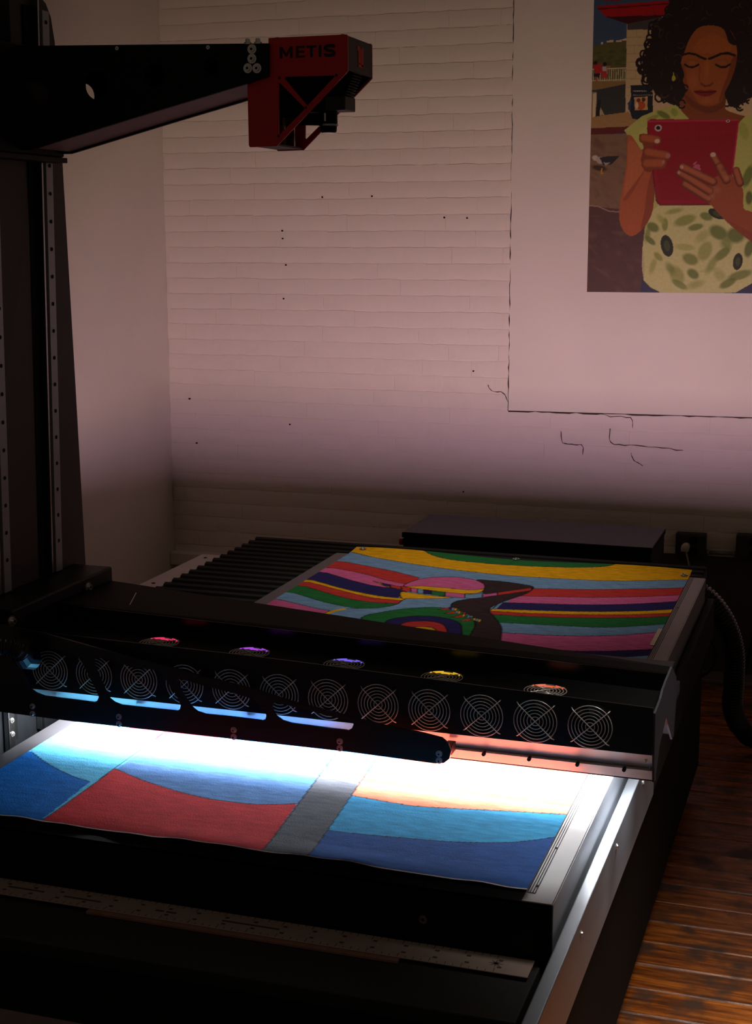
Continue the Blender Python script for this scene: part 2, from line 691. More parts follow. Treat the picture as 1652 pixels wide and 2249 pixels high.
# smooth plaster panel over the right half of the brick wall
pan = MB()
nedge = 60
outline = [(PX0 + 0.0, PZ0)]
for i in range(1, nedge):
    outline.append((PX0 + random.uniform(-.0025, .0025), PZ0 + (TOPZ - PZ0) * i / nedge))
outline += [(PX0, TOPZ), (XR, TOPZ), (XR, PZ0 + 0.03)]
pan.prism([outline], fXZ, WY - 0.022, WY + 0.005)
pn = tag(pan.build('trim_1', PLASTER), 'smooth white plaster panel covering the upper right of the brick wall', kind='structure')
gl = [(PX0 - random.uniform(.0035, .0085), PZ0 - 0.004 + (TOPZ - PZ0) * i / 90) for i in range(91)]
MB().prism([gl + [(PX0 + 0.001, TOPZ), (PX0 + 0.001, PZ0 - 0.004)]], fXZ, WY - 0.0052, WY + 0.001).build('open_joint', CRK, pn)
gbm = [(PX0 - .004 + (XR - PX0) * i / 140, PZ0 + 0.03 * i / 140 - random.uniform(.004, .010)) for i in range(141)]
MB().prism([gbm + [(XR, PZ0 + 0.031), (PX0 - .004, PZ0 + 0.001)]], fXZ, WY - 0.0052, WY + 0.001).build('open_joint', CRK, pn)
low = MB().box(-0.72, XR, WY - 0.012, WY + 0.004, 0.05, B - 0.272)
tag(low.build('trim_2', LOWBOARD), 'dark grey board along the foot of the wall at right', kind='structure')
led = MB().box(WLX, -1.9, WY - 0.05, WY + 0.004, B - 0.465, B - 0.405, 0.006)
tag(led.build('trim_3', PLASTER), 'narrow white ledge low on the brick wall in the corner', kind='structure')
bb = MB().box(-1.5, XR, WY - 0.02, WY + 0.004, 0.0, 0.016, 0.003).box(-1.5, XR, WY - 0.016, WY + 0.004, 0.016, 0.05)
tag(bb.build('baseboard_back', PIPE), 'thin grey baseboard at the foot of the back wall', kind='structure')

# ---- floor planks
PW = 0.1215
yb = WY - 0.005
row = 0
while yb - PW > 0.5:
    y1, y0 = yb - 0.0018, yb - PW + 0.0018
    x = WLX + 0.0 - random.uniform(0.0, 1.2)
    while x < XR:
        L = random.uniform(1.3, 2.6)
        if row == 22 and x < -0.28 < x + L:
            L = -0.28 - x
        xa, xb = max(x, WLX + 0.001), min(x + L, XR)
        x += L
        if xb - xa < 0.05:
            continue
        zt = random.uniform(-0.0016, 0.0)
        c = 0.0030
        a, b_ = xa + 0.001, xb - 0.001
        t1, t2 = zt + random.uniform(-.0012, 0), zt + random.uniform(-.0012, 0)
        mb = MB()
        mb.add([(a, y0, -0.004), (b_, y0, -0.004), (b_, y1, -0.004), (a, y1, -0.004),
                (a, y0, t1 - c), (b_, y0, t1 - c), (b_, y1, t2 - c), (a, y1, t2 - c),
                (a + c, y0 + c, t1), (b_ - c, y0 + c, t1), (b_ - c, y1 - c, t2), (a + c, y1 - c, t2)],
               [(0, 1, 5, 4), (1, 2, 6, 5), (2, 3, 7, 6), (3, 0, 4, 7), (4, 5, 9, 8), (5, 6, 10, 9), (6, 7, 11, 10), (7, 4, 8, 11), (8, 9, 10, 11)])
        mb.build('plank', WOOD, fl, fix=False)
    yb -= PW
    row += 1

# ================================================================== PAINTING ON THE WALL
PY = WY - 0.0265


def pw(x, y):            # poster drawing coordinates (right, down) to wall X, Z
    return xz(1270 + x / 3.408, y / 3.408, PY)


def poster():
    xa, za = pw(66, 2185)
    xb, zb = pw(2050, -420)
    nx, ny = 470, 620
    gx, gz = np.meshgrid(np.linspace(xa, xb, nx), np.linspace(za, zb, ny))
    S = (pw(1066, 0)[0] - pw(66, 0)[0]) / 1000.0       # metres per drawing unit

    def T(pts):
        return [pw(*p) for p in pts]
    c = Canvas2D(gx, gz)
    c.C[:] = lin((70, 92, 120))

    def F(pts, rgb, m=1.0, sm=0):
        q = T(pts)
        c.fill(smooth_path(q, sm, True) if sm else q, rgb, m)

    def K(pts, r, rgb, m=1.0, soft=0.0):
        c.capsule(T(pts), r * S, rgb, m, soft)

    def E(x, y, a, b, rot, rgb, m=1.0, soft=0.0):
        p = pw(x, y)
        c.ellipse(p[0], p[1], a * S, b * S, -rot, rgb, m, soft)
    # far hill, houses, railing
    F([(60, 352), (180, 330), (250, 312), (370, 300), (370, 660), (60, 660)], (98, 96, 48))
    for i in range(26):
        E(70 + random.random() * 290, 350 + random.random() * 150, 20 + random.random() * 28, 10 + random.random() * 12, 0, random.choice([(70, 84, 34), (118, 106, 60), (88, 80, 44)]), .7, .6)
    for x, y, w in [(70, 350, 36), (170, 332, 18), (215, 318, 50), (285, 316, 40), (330, 305, 36)]:
        F([(x, y), (x + w, y - 3), (x + w, y - 18), (x, y - 14)], (226, 205, 180))
    F([(66, 600), (360, 590), (360, 640), (66, 680)], (150, 122, 70))
    for x in range(80, 356, 17):
        K([(x, 520), (x, 606)], 3, (205, 190, 155))
    K([(66, 522), (356, 508)], 4, (210, 195, 160))
    K([(66, 606), (356, 596)], 4, (200, 184, 150))
    for x in (88, 98):
        K([(x, 210), (x - 6, 520)], 3, (46, 50, 52))
    F([(112, 480), (170, 475), (182, 540), (130, 560)], (190, 40, 40))
    E(130, 470, 16, 15, 0, (40, 26, 24)); F([(118, 550), (165, 550), (160, 580), (120, 580)], (40, 34, 40)); K([(135, 580), (140, 610)], 7, (176, 96, 60))
    F([(178, 500), (215, 492), (218, 580), (178, 585)], (196, 56, 50)); F([(182, 500), (212, 496), (212, 530), (184, 532)], (190, 186, 190))
    E(200, 480, 14, 16, 0, (34, 24, 24)); K([(215, 500), (236, 500)], 6, (176, 110, 70))
    # snack-bar building
    F([(366, 130), (2050, 60), (2050, 1050), (352, 900)], (214, 188, 140))
    for y in range(280, 900, 62):
        K([(366, y), (560, y - 4)], 2.2, (186, 160, 116))
    for x, y in [(440, 220), (500, 282), (420, 344), (480, 406), (430, 530), (500, 468)]:
        K([(x, y), (x, y + 60)], 2, (190, 164, 120))
    F([(368, 140), (2050, 70), (2050, 205), (368, 222)], (74, 72, 70))
    F([(135, 45), (720, 0), (2050, -90), (2050, 95), (640, 112), (370, 128), (205, 126)], (186, 14, 26))
    K([(150, 68), (720, 24), (1900, -60)], 5, (110, 6, 16))
    F([(205, 126), (640, 112), (640, 124), (370, 178)], (70, 12, 16))
    for x in (215, 262, 300):
        E(x, -4, 22, 12, 0, (150, 22, 30))
    F([(60, 690), (355, 628), (355, 852), (190, 862), (60, 880)], (58, 60, 58))
    F([(66, 690), (140, 688), (130, 880), (66, 880)], (170, 140, 84)); F([(112, 700), (140, 695), (128, 880), (106, 876)], (226, 205, 165))
    F([(150, 750), (170, 745), (166, 870), (130, 876)], (30, 32, 30)); F([(166, 800), (196, 858), (160, 866)], (196, 172, 130))
    F([(66, 886), (190, 862), (372, 838), (460, 900), (380, 948), (66, 962)], (176, 140, 84))
    F([(66, 962), (390, 945), (380, 996), (66, 1012)], (104, 34, 30))
    # ground
    F([(66, 1010), (520, 995), (560, 1600), (66, 1545)], (138, 108, 78))
    F([(1200, 1020), (2060, 1040), (2060, 2190), (1200, 2190)], (120, 90, 68))
    F([(66, 1540), (560, 1590), (620, 2190), (66, 2190)], (92, 60, 52))
    for i in range(150):
        E(70 + random.random() * 430, 1030 + random.random() * 1140, 30 + random.random() * 50, 14 + random.random() * 26, random.random(), random.choice([(82, 54, 46), (112, 84, 64), (100, 68, 56), (128, 98, 72)]), .28, .8)
    K([(70, 1538), (150, 1545), (230, 1580), (310, 1588)], 4, (186, 150, 126), .8)
    # menu sign
    F([(392, 640), (558, 628), (560, 842), (450, 896), (405, 888), (376, 800), (396, 720)], (26, 34, 44))
    F([(372, 770), (400, 740), (392, 830), (376, 820)], (44, 70, 110))
    F([(420, 728), (520, 722), (520, 822), (424, 826)], (214, 172, 110))
    E(470, 790, 34, 32, 0, (190, 84, 40)); E(452, 750, 16, 14, 0, (120, 50, 30)); E(490, 745, 14, 16, 0, (90, 40, 30)); E(440, 790, 12, 22, 0, (232, 214, 180))
    for x in range(412, 548, 15):
        K([(x, 682), (x + 9, 681)], 3, (190, 180, 165)); K([(x, 712), (x + 8, 711)], 2.4, (170, 160, 150))
    # gull
    E(160, 1258, 70, 26, .2, (54, 36, 30), .9, .4)
    E(128, 1182, 24, 20, .3, (206, 190, 172)); E(165, 1200, 34, 26, .5, (190, 176, 160))
    F([(160, 1180), (230, 1168), (312, 1166), (250, 1230), (190, 1240)], (44, 42, 42)); F([(190, 1215), (240, 1218), (205, 1242)], (170, 160, 150))
    K([(178, 1262), (172, 1298), (184, 1298)], 5, (214, 150, 30))
    # hair behind
    HAIR = (34, 20, 17)
    hair = [(720, -40), (640, 120), (566, 210), (540, 330), (508, 400), (482, 480), (512, 570), (540, 640), (600, 720), (700, 782), (780, 790),
            (820, 700), (1090, 700), (1120, 770), (1185, 800), (1290, 730), (1400, 690), (1490, 520), (1480, 300), (1390, 60), (1280, -90), (1080, -160), (860, -130)]
    F(hair, HAIR, 1, 6)
    for i in range(60):
        t = random.random()
        j = int(t * (len(hair) - 1))
        x, y = hair[j]
        x2, y2 = hair[(j + 1) % len(hair)]
        u = random.random()
        x, y = x + (x2 - x) * u + random.uniform(-22, 22), y + (y2 - y) * u + random.uniform(-18, 18)
        if 800 < x < 1110 and y > 600:
            continue
        rr = random.uniform(18, 36)
        K([(x + rr * math.cos(a), y + rr * 1.15 * math.sin(a)) for a in np.linspace(random.random() * 3, random.random() * 3 + 4.6, 12)], 7, HAIR)
    # neck and face
    SK, SKD, SKL = (170, 92, 40), (116, 54, 24), (196, 116, 58)
    F([(790, 690), (1090, 690), (1100, 810), (1180, 850), (1270, 880), (1210, 930), (850, 918), (770, 820)], (142, 74, 34), 1, 4)
    F([(800, 710), (900, 780), (980, 800), (1070, 770), (1095, 700), (1100, 790), (980, 850), (840, 790)], SKD, .8, 4)
    F([(762, 480), (790, 620), (830, 700), (905, 772), (980, 790), (1055, 765), (1100, 690), (1160, 560), (1190, 420), (1172, 280), (1100, 195), (1000, 185), (900, 205), (830, 290), (775, 400)], SK, 1, 5)
    F([(880, 330), (1000, 250), (1140, 330), (1120, 400), (1000, 400), (880, 390)], (186, 104, 44), .7, 5)
    E(860, 600, 66, 80, 0, SKL, .55, 1); E(1095, 590, 50, 80, 0, (178, 88, 52), .55, 1); E(965, 520, 26, 110, 0, SKL, .6, .9); E(965, 755, 50, 26, 0, SKL, .5, 1)
    F([(762, 480), (790, 620), (830, 700), (905, 772), (850, 690), (815, 600), (800, 500)], SKD, .45, 4)
    F([(1190, 420), (1160, 560), (1100, 690), (1055, 765), (1080, 660), (1120, 560), (1150, 440)], SKD, .7, 4)
    E(850, 465, 64, 30, 0, (130, 66, 30), .55, .8); E(1080, 465, 60, 30, 0, (130, 66, 30), .55, .8); E(850, 470, 44, 20, 0, (186, 108, 54), .8, .6); E(1080, 470, 44, 20, 0, (182, 102, 50), .8, .6)
    K([(785, 410), (830, 398), (880, 408), (935, 436), (955, 442)], 8, (36, 18, 14)); K([(980, 440), (1010, 430), (1070, 402), (1125, 398), (1172, 414)], 9, (36, 18, 14))
    K([(798, 482), (830, 502), (866, 502), (900, 484)], 7, (30, 14, 12)); K([(1032, 484), (1066, 502), (1104, 502), (1136, 482)], 7, (30, 14, 12))
    K([(912, 500), (905, 580), (915, 622)], 8, SKD, .5, .9); K([(920, 626), (950, 645), (985, 640), (1008, 622)], 9, (110, 46, 26), .9, .6)
    F([(868, 684), (920, 672), (950, 680), (985, 672), (1036, 682), (1000, 712), (950, 722), (905, 712)], (138, 34, 28), 1, 4)
    K([(870, 686), (950, 692), (1034, 684)], 4, (70, 14, 14))
    # front locks of hair
    F([(720, 60), (900, 120), (1000, 150), (1110, 190), (1190, 330), (1130, 320), (1090, 220), (1000, 190), (900, 208), (835, 290), (800, 380), (770, 470), (795, 560), (770, 640), (805, 680), (780, 740), (720, 780), (640, 700), (600, 400)], HAIR, 1, 4)
    F([(1180, 260), (1260, 300), (1400, 300), (1400, 640), (1290, 720), (1180, 790), (1120, 760), (1100, 690), (1165, 590), (1195, 440)], HAIR, 1, 4)
    for i in range(70):
        x, y = random.uniform(560, 780), random.uniform(60, 740)
        if random.random() < .5:
            x, y = random.uniform(760, 1400), random.uniform(-60, 170)
        if random.random() < .25:
            x, y = random.uniform(1210, 1440), random.uniform(150, 680)
        a0 = random.random() * 6
        rr = random.uniform(16, 40)
        K([(x + rr * math.cos(a), y + rr * math.sin(a)) for a in np.linspace(a0, a0 + 2.2, 8)], 4, random.choice([(74, 48, 42), (60, 36, 30), (92, 66, 60)]), .7, .7)
    for x, y, rr in [(775, 780, 26), (800, 660, 20), (500, 470, 28), (515, 520, 26), (540, 600, 24), (1150, 770, 22), (1180, 775, 24), (1240, 735, 26), (575, 240, 24), (545, 320, 24)]:
        K([(x + rr * math.cos(a), y + rr * 1.2 * math.sin(a)) for a in np.linspace(0.5, 6, 14)], 6, HAIR)
    E(715, 585, 14, 20, 0, (190, 190, 60)); K([(714, 545), (714, 570)], 3, (190, 190, 60))
    # shirt
    SH, SHL, SHD = (196, 200, 104), (222, 220, 150), (96, 118, 36)
    shirt = [(730, 785), (600, 822), (480, 868), (345, 975), (400, 1060), (472, 1122), (520, 1100), (575, 1400), (556, 1560), (500, 1700), (482, 1860), (500, 2000), (488, 2100),
             (600, 2190), (1200, 2190), (1302, 2130), (1560, 2100), (1600, 1600), (1700, 1120), (1560, 960), (1302, 862), (1250, 870), (1200, 925), (1000, 935), (850, 912), (770, 826)]
    F(shirt, SH)
    F([(600, 1540), (1000, 1540), (1200, 1700), (1302, 1850), (1302, 2130), (1180, 2190), (600, 2190), (490, 2080), (490, 1800)], SHL, .75, 4)
    for x, y, a, b, rot, col_ in [(640, 860, 70, 26, .5, SHD), (560, 880, 60, 18, -.3, (150, 160, 66)), (720, 840, 40, 30, .9, (150, 168, 66)), (1240, 980, 80, 40, 1.2, (170, 180, 80)),
                                  (650, 1680, 28, 60, 0, (132, 148, 60)), (800, 1650, 100, 46, -.3, (140, 156, 66)), (880, 1700, 70, 30, -.2, (112, 132, 48)), (560, 1700, 62, 40, .5, SHD), (540, 1800, 60, 26, .7, SHD), (600, 1920, 52, 26, .8, (150, 160, 70)),
                                  (840, 1940, 76, 50, .4, (120, 136, 50)), (740, 2060, 60, 90, -.5, (160, 168, 80)), (950, 1880, 60, 90, .4, (160, 170, 84)), (800, 1850, 90, 30, .1, (180, 186, 100)), (860, 2050, 60, 40, .6, SHD),
                                  (1050, 1740, 90, 60, .5, SHD), (1180, 1760, 80, 70, .2, (86, 108, 30)), (960, 1620, 60, 36, .3, (110, 130, 44)), (1080, 1900, 90, 40, -.7, (110, 128, 46)), (1210, 2060, 110, 40, -.3, (120, 136, 54)), (1120, 2120, 80, 36, -.5, (108, 126, 48)), (1280, 1860, 40, 80, .2, (86, 104, 30)),
                                  (1270, 1320, 40, 100, .3, SHD), (1280, 1480, 30, 60, 0, (72, 92, 26)), (760, 2130, 80, 30, .5, (130, 146, 60)), (980, 2020, 90, 20, -.2, (196, 200, 120))]:
        E(x, y, a, b, rot, col_, .85, .35)
    for x, y, a, b, rot, col_ in [(620, 1640, 60, 30, .9, (172, 180, 92)), (720, 1580, 90, 26, -.2, (150, 164, 70)), (560, 1990, 30, 90, .3, (168, 174, 92)), (690, 2010, 40, 70, -.6, (128, 146, 58)), (930, 1770, 50, 80, .9, (176, 184, 100)),
                                  (1000, 1980, 40, 100, .5, (150, 162, 76)), (880, 2130, 90, 40, -.3, (168, 174, 90)), (1060, 2060, 70, 50, .8, (176, 182, 100)), (1240, 1700, 50, 120, -.5, (110, 130, 44)), (1110, 1820, 60, 60, .3, (126, 146, 54)), (520, 1750, 30, 80, .2, (120, 138, 50)), (590, 960, 120, 40, -.7, (176, 184, 86)), (500, 980, 90, 30, -.7, (206, 208, 112))]:
        E(x, y, a, b, rot, col_, .8, .6)
    for x, y, a, b, rot in [(665, 1840, 46, 84, -.25), (1195, 1958, 36, 64, .1), (1040, 1600, 70, 34, .4)]:
        E(x, y, a, b, rot, (40, 46, 26)); E(x, y, a * .5, b * .5, rot, (70, 82, 40))
    F([(476, 2080), (540, 2150), (620, 2190), (466, 2190)], (52, 56, 84)); F([(1180, 2190), (1302, 2120), (1500, 2110), (1500, 2190)], (52, 56, 84))
    # arm on the left
    A1, A2, A3 = (184, 96, 50), (140, 62, 30), (206, 124, 74)
    F([(375, 1005), (472, 1122), (560, 1250), (572, 1440), (545, 1620), (440, 1752), (360, 1752), (308, 1640), (322, 1460), (360, 1250)], A1, 1, 3)
    F([(475, 1130), (500, 1250), (390, 1420), (340, 1480), (370, 1250), (380, 1050)], A3, .5, 3)
    F([(560, 1270), (572, 1440), (545, 1620), (470, 1720), (500, 1560), (520, 1400)], A2, .75, 3)
    F([(340, 1480), (440, 1350), (500, 1270), (420, 1420), (360, 1500)], A2, .6, 3)
    E(400, 1700, 60, 44, 0, (200, 96, 60), .5, .9)
    # tablet
    F([(520, 905), (545, 892), (1188, 894), (1204, 910), (1200, 960), (1155, 1320), (1120, 1520), (1000, 1535), (612, 1537), (588, 1518), (562, 1300), (518, 965)], (160, 10, 34))
    F([(600, 1040), (1180, 1000), (1150, 1310), (1120, 1500), (620, 1500), (590, 1300)], (150, 4, 26), .8)
    K([(530, 908), (1190, 900)], 9, (206, 60, 90), .7, .6); K([(1200, 920), (1152, 1320)], 8, (206, 50, 84), .7, .6); K([(520, 960), (585, 1500), (612, 1532), (980, 1532)], 6, (110, 0, 22), .8)
    E(600, 958, 27, 25, 0, (206, 190, 186)); E(600, 958, 16, 15, 0, (14, 8, 10))
    E(1122, 906, 16, 10, 0, (214, 190, 190)); E(1122, 906, 7, 6, 0, (40, 10, 14))
    E(890, 1258, 30, 30, 0, (206, 96, 120)); E(874, 1222, 18, 6, -.7, (214, 110, 130)); E(925, 1250, 14, 14, 0, (150, 4, 26))
    # hand on the left edge
    F([(455, 1010), (520, 1010), (560, 1080), (560, 1270), (500, 1280), (470, 1200), (490, 1100)], A2, 1, 3)
    for a, b, r_ in [((490, 1036), (590, 1052), 36), ((520, 1142), (660, 1168), 36), ((515, 1226), (622, 1226), 42)]:
        K([a, b], r_, A2); K([(a[0], a[1] - 5), (b[0], b[1] - 6)], r_ * .85, A1, 1, .5)
    E(592, 1056, 20, 16, 0, (226, 190, 160)); E(672, 1166, 18, 18, 0, (190, 120, 110)); E(638, 1214, 10, 16, .4, (190, 130, 110))
    # hand on the right
    F([(1090, 1640), (1000, 1540), (960, 1490), (1000, 1340), (1120, 1310), (1170, 1330), (1235, 1420), (1240, 1560), (1310, 1590), (1520, 1720), (1520, 1950), (1302, 1812), (1180, 1720)], (164, 82, 42), 1, 3)
    for a, b, r_ in [((800, 1380), (975, 1490), 28), ((766, 1296), (985, 1432), 32), ((782, 1252), (1010, 1362), 33), ((1008, 1162), (1060, 1250), 28), ((1060, 1250), (1110, 1345), 34), ((1182, 1280), (1212, 1370), 30)]:
        K([a, b], r_, (116, 52, 28)); K([(a[0], a[1] - 5), (b[0], b[1] - 5)], r_ * .82, (186, 104, 62), 1, .6)
    E(1010, 1158, 20, 18, 0, (224, 186, 160)); E(776, 1250, 15, 12, .6, (216, 160, 130)); E(754, 1292, 12, 14, 0, (206, 150, 120))
    E(1085, 1270, 22, 22, 0, (120, 56, 30), .6, .8); E(1040, 1420, 44, 36, .5, (196, 124, 84), .5, .9); E(1120, 1330, 30, 26, 0, (200, 130, 90), .5, .9); E(1000, 1470, 30, 50, .4, (204, 132, 92), .5, .9)
    F([(1110, 1640), (1180, 1720), (1302, 1812), (1520, 1950), (1520, 1860), (1300, 1740)], A2, .6)
    c.C *= 0.82
    V = np.stack([gx.ravel(), np.full(gx.size, PY), gz.ravel()], 1)
    me, ctr = grid_mesh('print', V, nx, ny, c.C, vcol_mat('poster_print', 0.5, 0.10, 90))
    t = thing('wall_painting', 'large unframed painting of a curly-haired woman holding a red tablet', 'painting', ((xa + xb) / 2, PY, za))
    link('print', me, ctr, t)
    MB().box(xa, xb, PY + 0.0008, PY + 0.004, za, zb).build('backing_sheet', WHITEPL, t)


poster()

# ================================================================== THINGS ALONG THE BACK WALL
def outlet(xa, xb, ya, yb_, label):
    (x0, z1), (x1, z0) = xz(xa, ya, WY), xz(xb, yb_, WY)
    cx_, cz = (x0 + x1) / 2, (z0 + z1) / 2
    t = thing('wall_outlet', label, 'outlet', (cx_, WY, z0), 'outlet boxes on the back wall')
    MB().box(x0, x1, WY - 0.055, WY - 0.010, z0, z1, 0.004).build('box', OUTLET, t)
    fp = MB().box(x0 + 0.006, x1 - 0.006, WY - 0.060, WY - 0.0552, z0 + 0.006, z1 - 0.006, 0.002).build('face_plate', OUTLET, t)
    MB().cyl((cx_ + 0.012, WY - 0.0602, cz + 0.024), (cx_ + 0.012, WY - 0.062, cz + 0.024), 0.017, 20).build('socket', MATTE, fp)
    MB().cyl((cx_ + 0.012, WY - 0.0602, cz - 0.022), (cx_ + 0.012, WY - 0.062, cz - 0.022), 0.017, 20).build('socket', MATTE, fp)
    return t, cx_, cz, x0, x1, z0


o1, c1x, c1z, o1a, o1b, o1z = outlet(1488, 1552, 1165, 1222, 'dark grey wall outlet box with a pale plug, beside the black cabinet')
o2, c2x, c2z, o2a, o2b, o2z = outlet(1620, 1684, 1168, 1226, 'dark grey wall outlet box cut off by the right edge')
pl = thing('power_plug', 'pale power plug with thin cord in the wall outlet', 'plug', (c1x - 0.02, WY - 0.0625, c1z - 0.02))
pth = smooth_path([(c1x - 0.012, WY - 0.064, c1z + 0.004), (c1x - 0.016, WY - 0.085, c1z + 0.0), (c1x - 0.018, WY - 0.09, c1z - 0.018)], 5)
MB().tube(pth, 0.016, 12, [0.012 + 0.005 * math.sin(i / len(pth) * 3.1) for i in range(len(pth))]).build('plug_body', WHITEPL, pl, True)
MB().tube(smooth_path([(c1x - 0.012, WY - 0.09, c1z - 0.02), (c1x - 0.002, WY - 0.088, c1z - 0.06), (c1x + 0.008, WY - 0.07, c1z - 0.12), (c1x + 0.02, WY - 0.05, c1z - 0.2), (c1x + 0.01, WY - 0.03, 0.25)], 6), 0.0035, 8).build('cord', WHITEPL, pl, True)
cz = xz(1585, 1212, WY)[1]
cn = thing('conduit_pipe', 'short grey conduit pipe joining the two wall outlets', 'pipe', ((o1b + o2a) / 2, WY - 0.03, cz))
MB().cyl((o1b + 0.001, WY - 0.028, cz), (o2a - 0.001, WY - 0.028, cz + 0.002), 0.0085, 14).build('tube', PIPE, cn, True)
MB().cyl((o1b + 0.001, WY - 0.028, cz), (o1b + 0.012, WY - 0.028, cz), 0.012, 14).build('connector', PIPE, cn, True)
MB().cyl((o2a - 0.012, WY - 0.028, cz + 0.002), (o2a - 0.001, WY - 0.028, cz + 0.002), 0.012, 14).build('connector', PIPE, cn, True)


def cable(name, label, pts, r, m, depth):
    P = [hit(x, y, 1, depth + dy) for x, y, dy in pts]
    P[-1][2] = max(P[-1][2], r + 0.001)
    return tag(MB().tube(smooth_path(P, 8), r, 8).build(name, m, None, True), label, 'cable')


cable('power_cable', 'thick black cable curving down the grey board below the outlet', [(1556, 1392, 0), (1570, 1420, -.01), (1571, 1450, -.015), (1556, 1474, -.02), (1530, 1488, -.03)], 0.008, RUBBER, WY - 0.03)
cable('thin_cable', 'thin black cable slanting toward the corrugated hose', [(1572, 1355, 0), (1584, 1382, 0), (1600, 1408, 0), (1615, 1430, 0)], 0.0035, RUBBER, WY - 0.02)
cable('black_cable', 'black cable hanging at the right edge behind the hose', [(1658, 1380, 0), (1648, 1430, 0), (1640, 1462, 0), (1634, 1484, 0)], 0.006, RUBBER, WY - 0.025)
pr = [hit(x, y, 2, 0.004) for x, y in [(1440, 1578), (1490, 1574), (1540, 1571), (1584, 1570), (1650, 1573)]]
tag(MB().tube(smooth_path(pr, 6), 0.0028, 8).build('red_wire', REDKNOB, None, True), 'thin red wire lying on the dark floor beside the hose', 'wire')

# black cabinet behind the table
kx0, kx1, ky0, ky1, kz = -1.528, -0.633, 4.885, 5.245, B - 0.05
k = thing('black_cabinet', 'long black metal cabinet between the table and the brick wall', 'cabinet', ((kx0 + kx1) / 2, (ky0 + ky1) / 2, 0))
MB().box(kx0 + 0.004, kx1 - 0.004, ky0 + 0.004, ky1 - 0.004, 0.03, kz - 0.022, 0.003).build('body', BLACK, k)
MB().box(kx0, kx1, ky0, ky1, kz - 0.02, kz, 0.003).build('lid', BLACKSM, k)
for fx in (kx0 + 0.06, kx1 - 0.06):
    for fy in (ky0 + 0.05, ky1 - 0.05):
        MB().cyl((fx, fy, 0.0), (fx, fy, 0.032), 0.022, 14).build('foot', RUBBER, k)
kb = MB().cyl((kx0 + 0.004, ky0 + 0.05, kz - 0.045), (kx0 - 0.010, ky0 + 0.05, kz - 0.045), 0.010, 16).build('knob', BLACK, k)
tag(MB().cyl((kx0 - 0.010, ky0 + 0.05, kz - 0.045), (kx0 - 0.022, ky0 + 0.05, kz - 0.045), 0.013, 16).build('cap', REDKNOB, kb), 'red knob')
hp = MB().box(kx1 - 0.004, kx1 - 0.002, ky0 + 0.05, ky1 - 0.05, kz - 0.35, kz - 0.06).build('side_panel', MATTE, k)


def corrugated(path, r, pitch, amp, n=14):
    P = smooth_path(path, 24)
    L = [0.0]
    for a, b in zip(P[:-1], P[1:]):
        L.append(L[-1] + float(np.linalg.norm(b - a)))
    step = pitch / 4
    out, rad = [], []
    m = int(L[-1] / step)
    La, Pa = np.array(L), np.array(P)
    for i in range(m + 1):
        s = i * step
        out.append([np.interp(s, La, Pa[:, j]) for j in range(3)])
        rad.append(r + (amp if (i % 4) < 2 else -amp))
    return MB().tube(out, r, n, rad)


hpth = [(-0.84, 4.75, B - 0.18), (-0.70, 4.75, B - 0.135)]
for x, y, Y in [(1440, 1278, 4.75), (1500, 1287, 4.75), (1552, 1312, 4.76), (1592, 1365, 4.78), (1612, 1430, 4.82), (1612, 1500, 4.87), (1610, 1555, 4.92), (1630, 1600, 5.0), (1680, 1626, 5.05)]:
    hpth.append(tuple(hit(x, y, 1, Y)))
hpth.append((0.1, 5.12, 0.06))
h = thing('corrugated_hose', 'fat black corrugated cable hose arching from the table to the floor', 'hose', (-0.35, 4.9, 0.05))
corrugated(hpth, 0.033, 0.0125, 0.0028).build('hose_tube', HOSE, h)
MB().cyl(hpth[0], (hpth[0][0] - 0.03, hpth[0][1], hpth[0][2] - 0.007), 0.038, 18).build('end_fitting', RUBBER, h)

# ================================================================== SCANNER BASE
BX0, BX1 = -2.08, -0.366           # outer sides
base = thing('scanner_table', 'black scanner table under the sliding bed, with pale metal side rails', 'table', (-1.22, 3.15, 0))
# body panels
MB().box(-2.03, -0.425, 1.64, 4.62, 0.09, B - 0.135, 0.004).build('body', MATTE, base)
for lx in (-1.95, -0.52):
    for ly in (1.75, 3.1, 4.5):
        ft = MB().cyl((lx, ly, 0.012), (lx, ly, 0.092), 0.018, 12).build('levelling_foot', STEEL, base)
        MB().cyl((lx, ly, 0.0), (lx, ly, 0.014), 0.045, 20).build('foot_pad', RUBBER, ft)
rl = tag(MB().box(-0.388, -0.366, 1.45, 2.98, B - 0.180, B - 0.060, 0.002).build('side_rail', ALU, base), 'long pale metal rail along the right side of the base')
for y in (1.72, 2.12, 2.47, 2.80):
    bolt(rl, (-0.366, y, B - 0.085), (1, 0, 0), 0.004, 0.003, 'screw')
MB().box(-0.388, -0.368, 2.982, 4.30, B - 0.180, B - 0.066, 0.002).build('rail_extension', MATTE, base)  # far stretch of the rail coloured black in place of shade
MB().box(-0.424, -0.389, 1.66, 4.28, B - 0.180, B - 0.150).build('rail_bracket', BLACK, base)
st = tag(MB().box(BX0, -2.003, 2.95, 4.38, B - 0.135, B - 0.062, 0.002).build('edge_strip', STRIP, base), 'pale grey enamel strip along the left side of the base')
for y in (3.4, 3.95, 4.36 - 0.03):
    MB().cyl((-2.045, y, B - 0.063), (-2.045, y, B - 0.0605), 0.006, 12).build('screw', MATTE, st)
MB().box(-2.0, -0.41, 1.855, 2.025, B - 0.128, B - 0.100, 0.003).build('front_ledge', mat('ledge_black', (44, 42, 41), 0.6, noise=0.1, nscale=60), base)
MB().box(-2.0, -0.41, 1.665, 1.855, B - 0.134, B - 0.126).build('front_trough', MATTE, base)
MB().box(-2.0, -0.41, 1.50, 1.664, B - 0.18, B - 0.10, 0.004).build('front_beam', mat('beam_brown', (116, 98, 94), 0.6, noise=0.1, nscale=40), base)

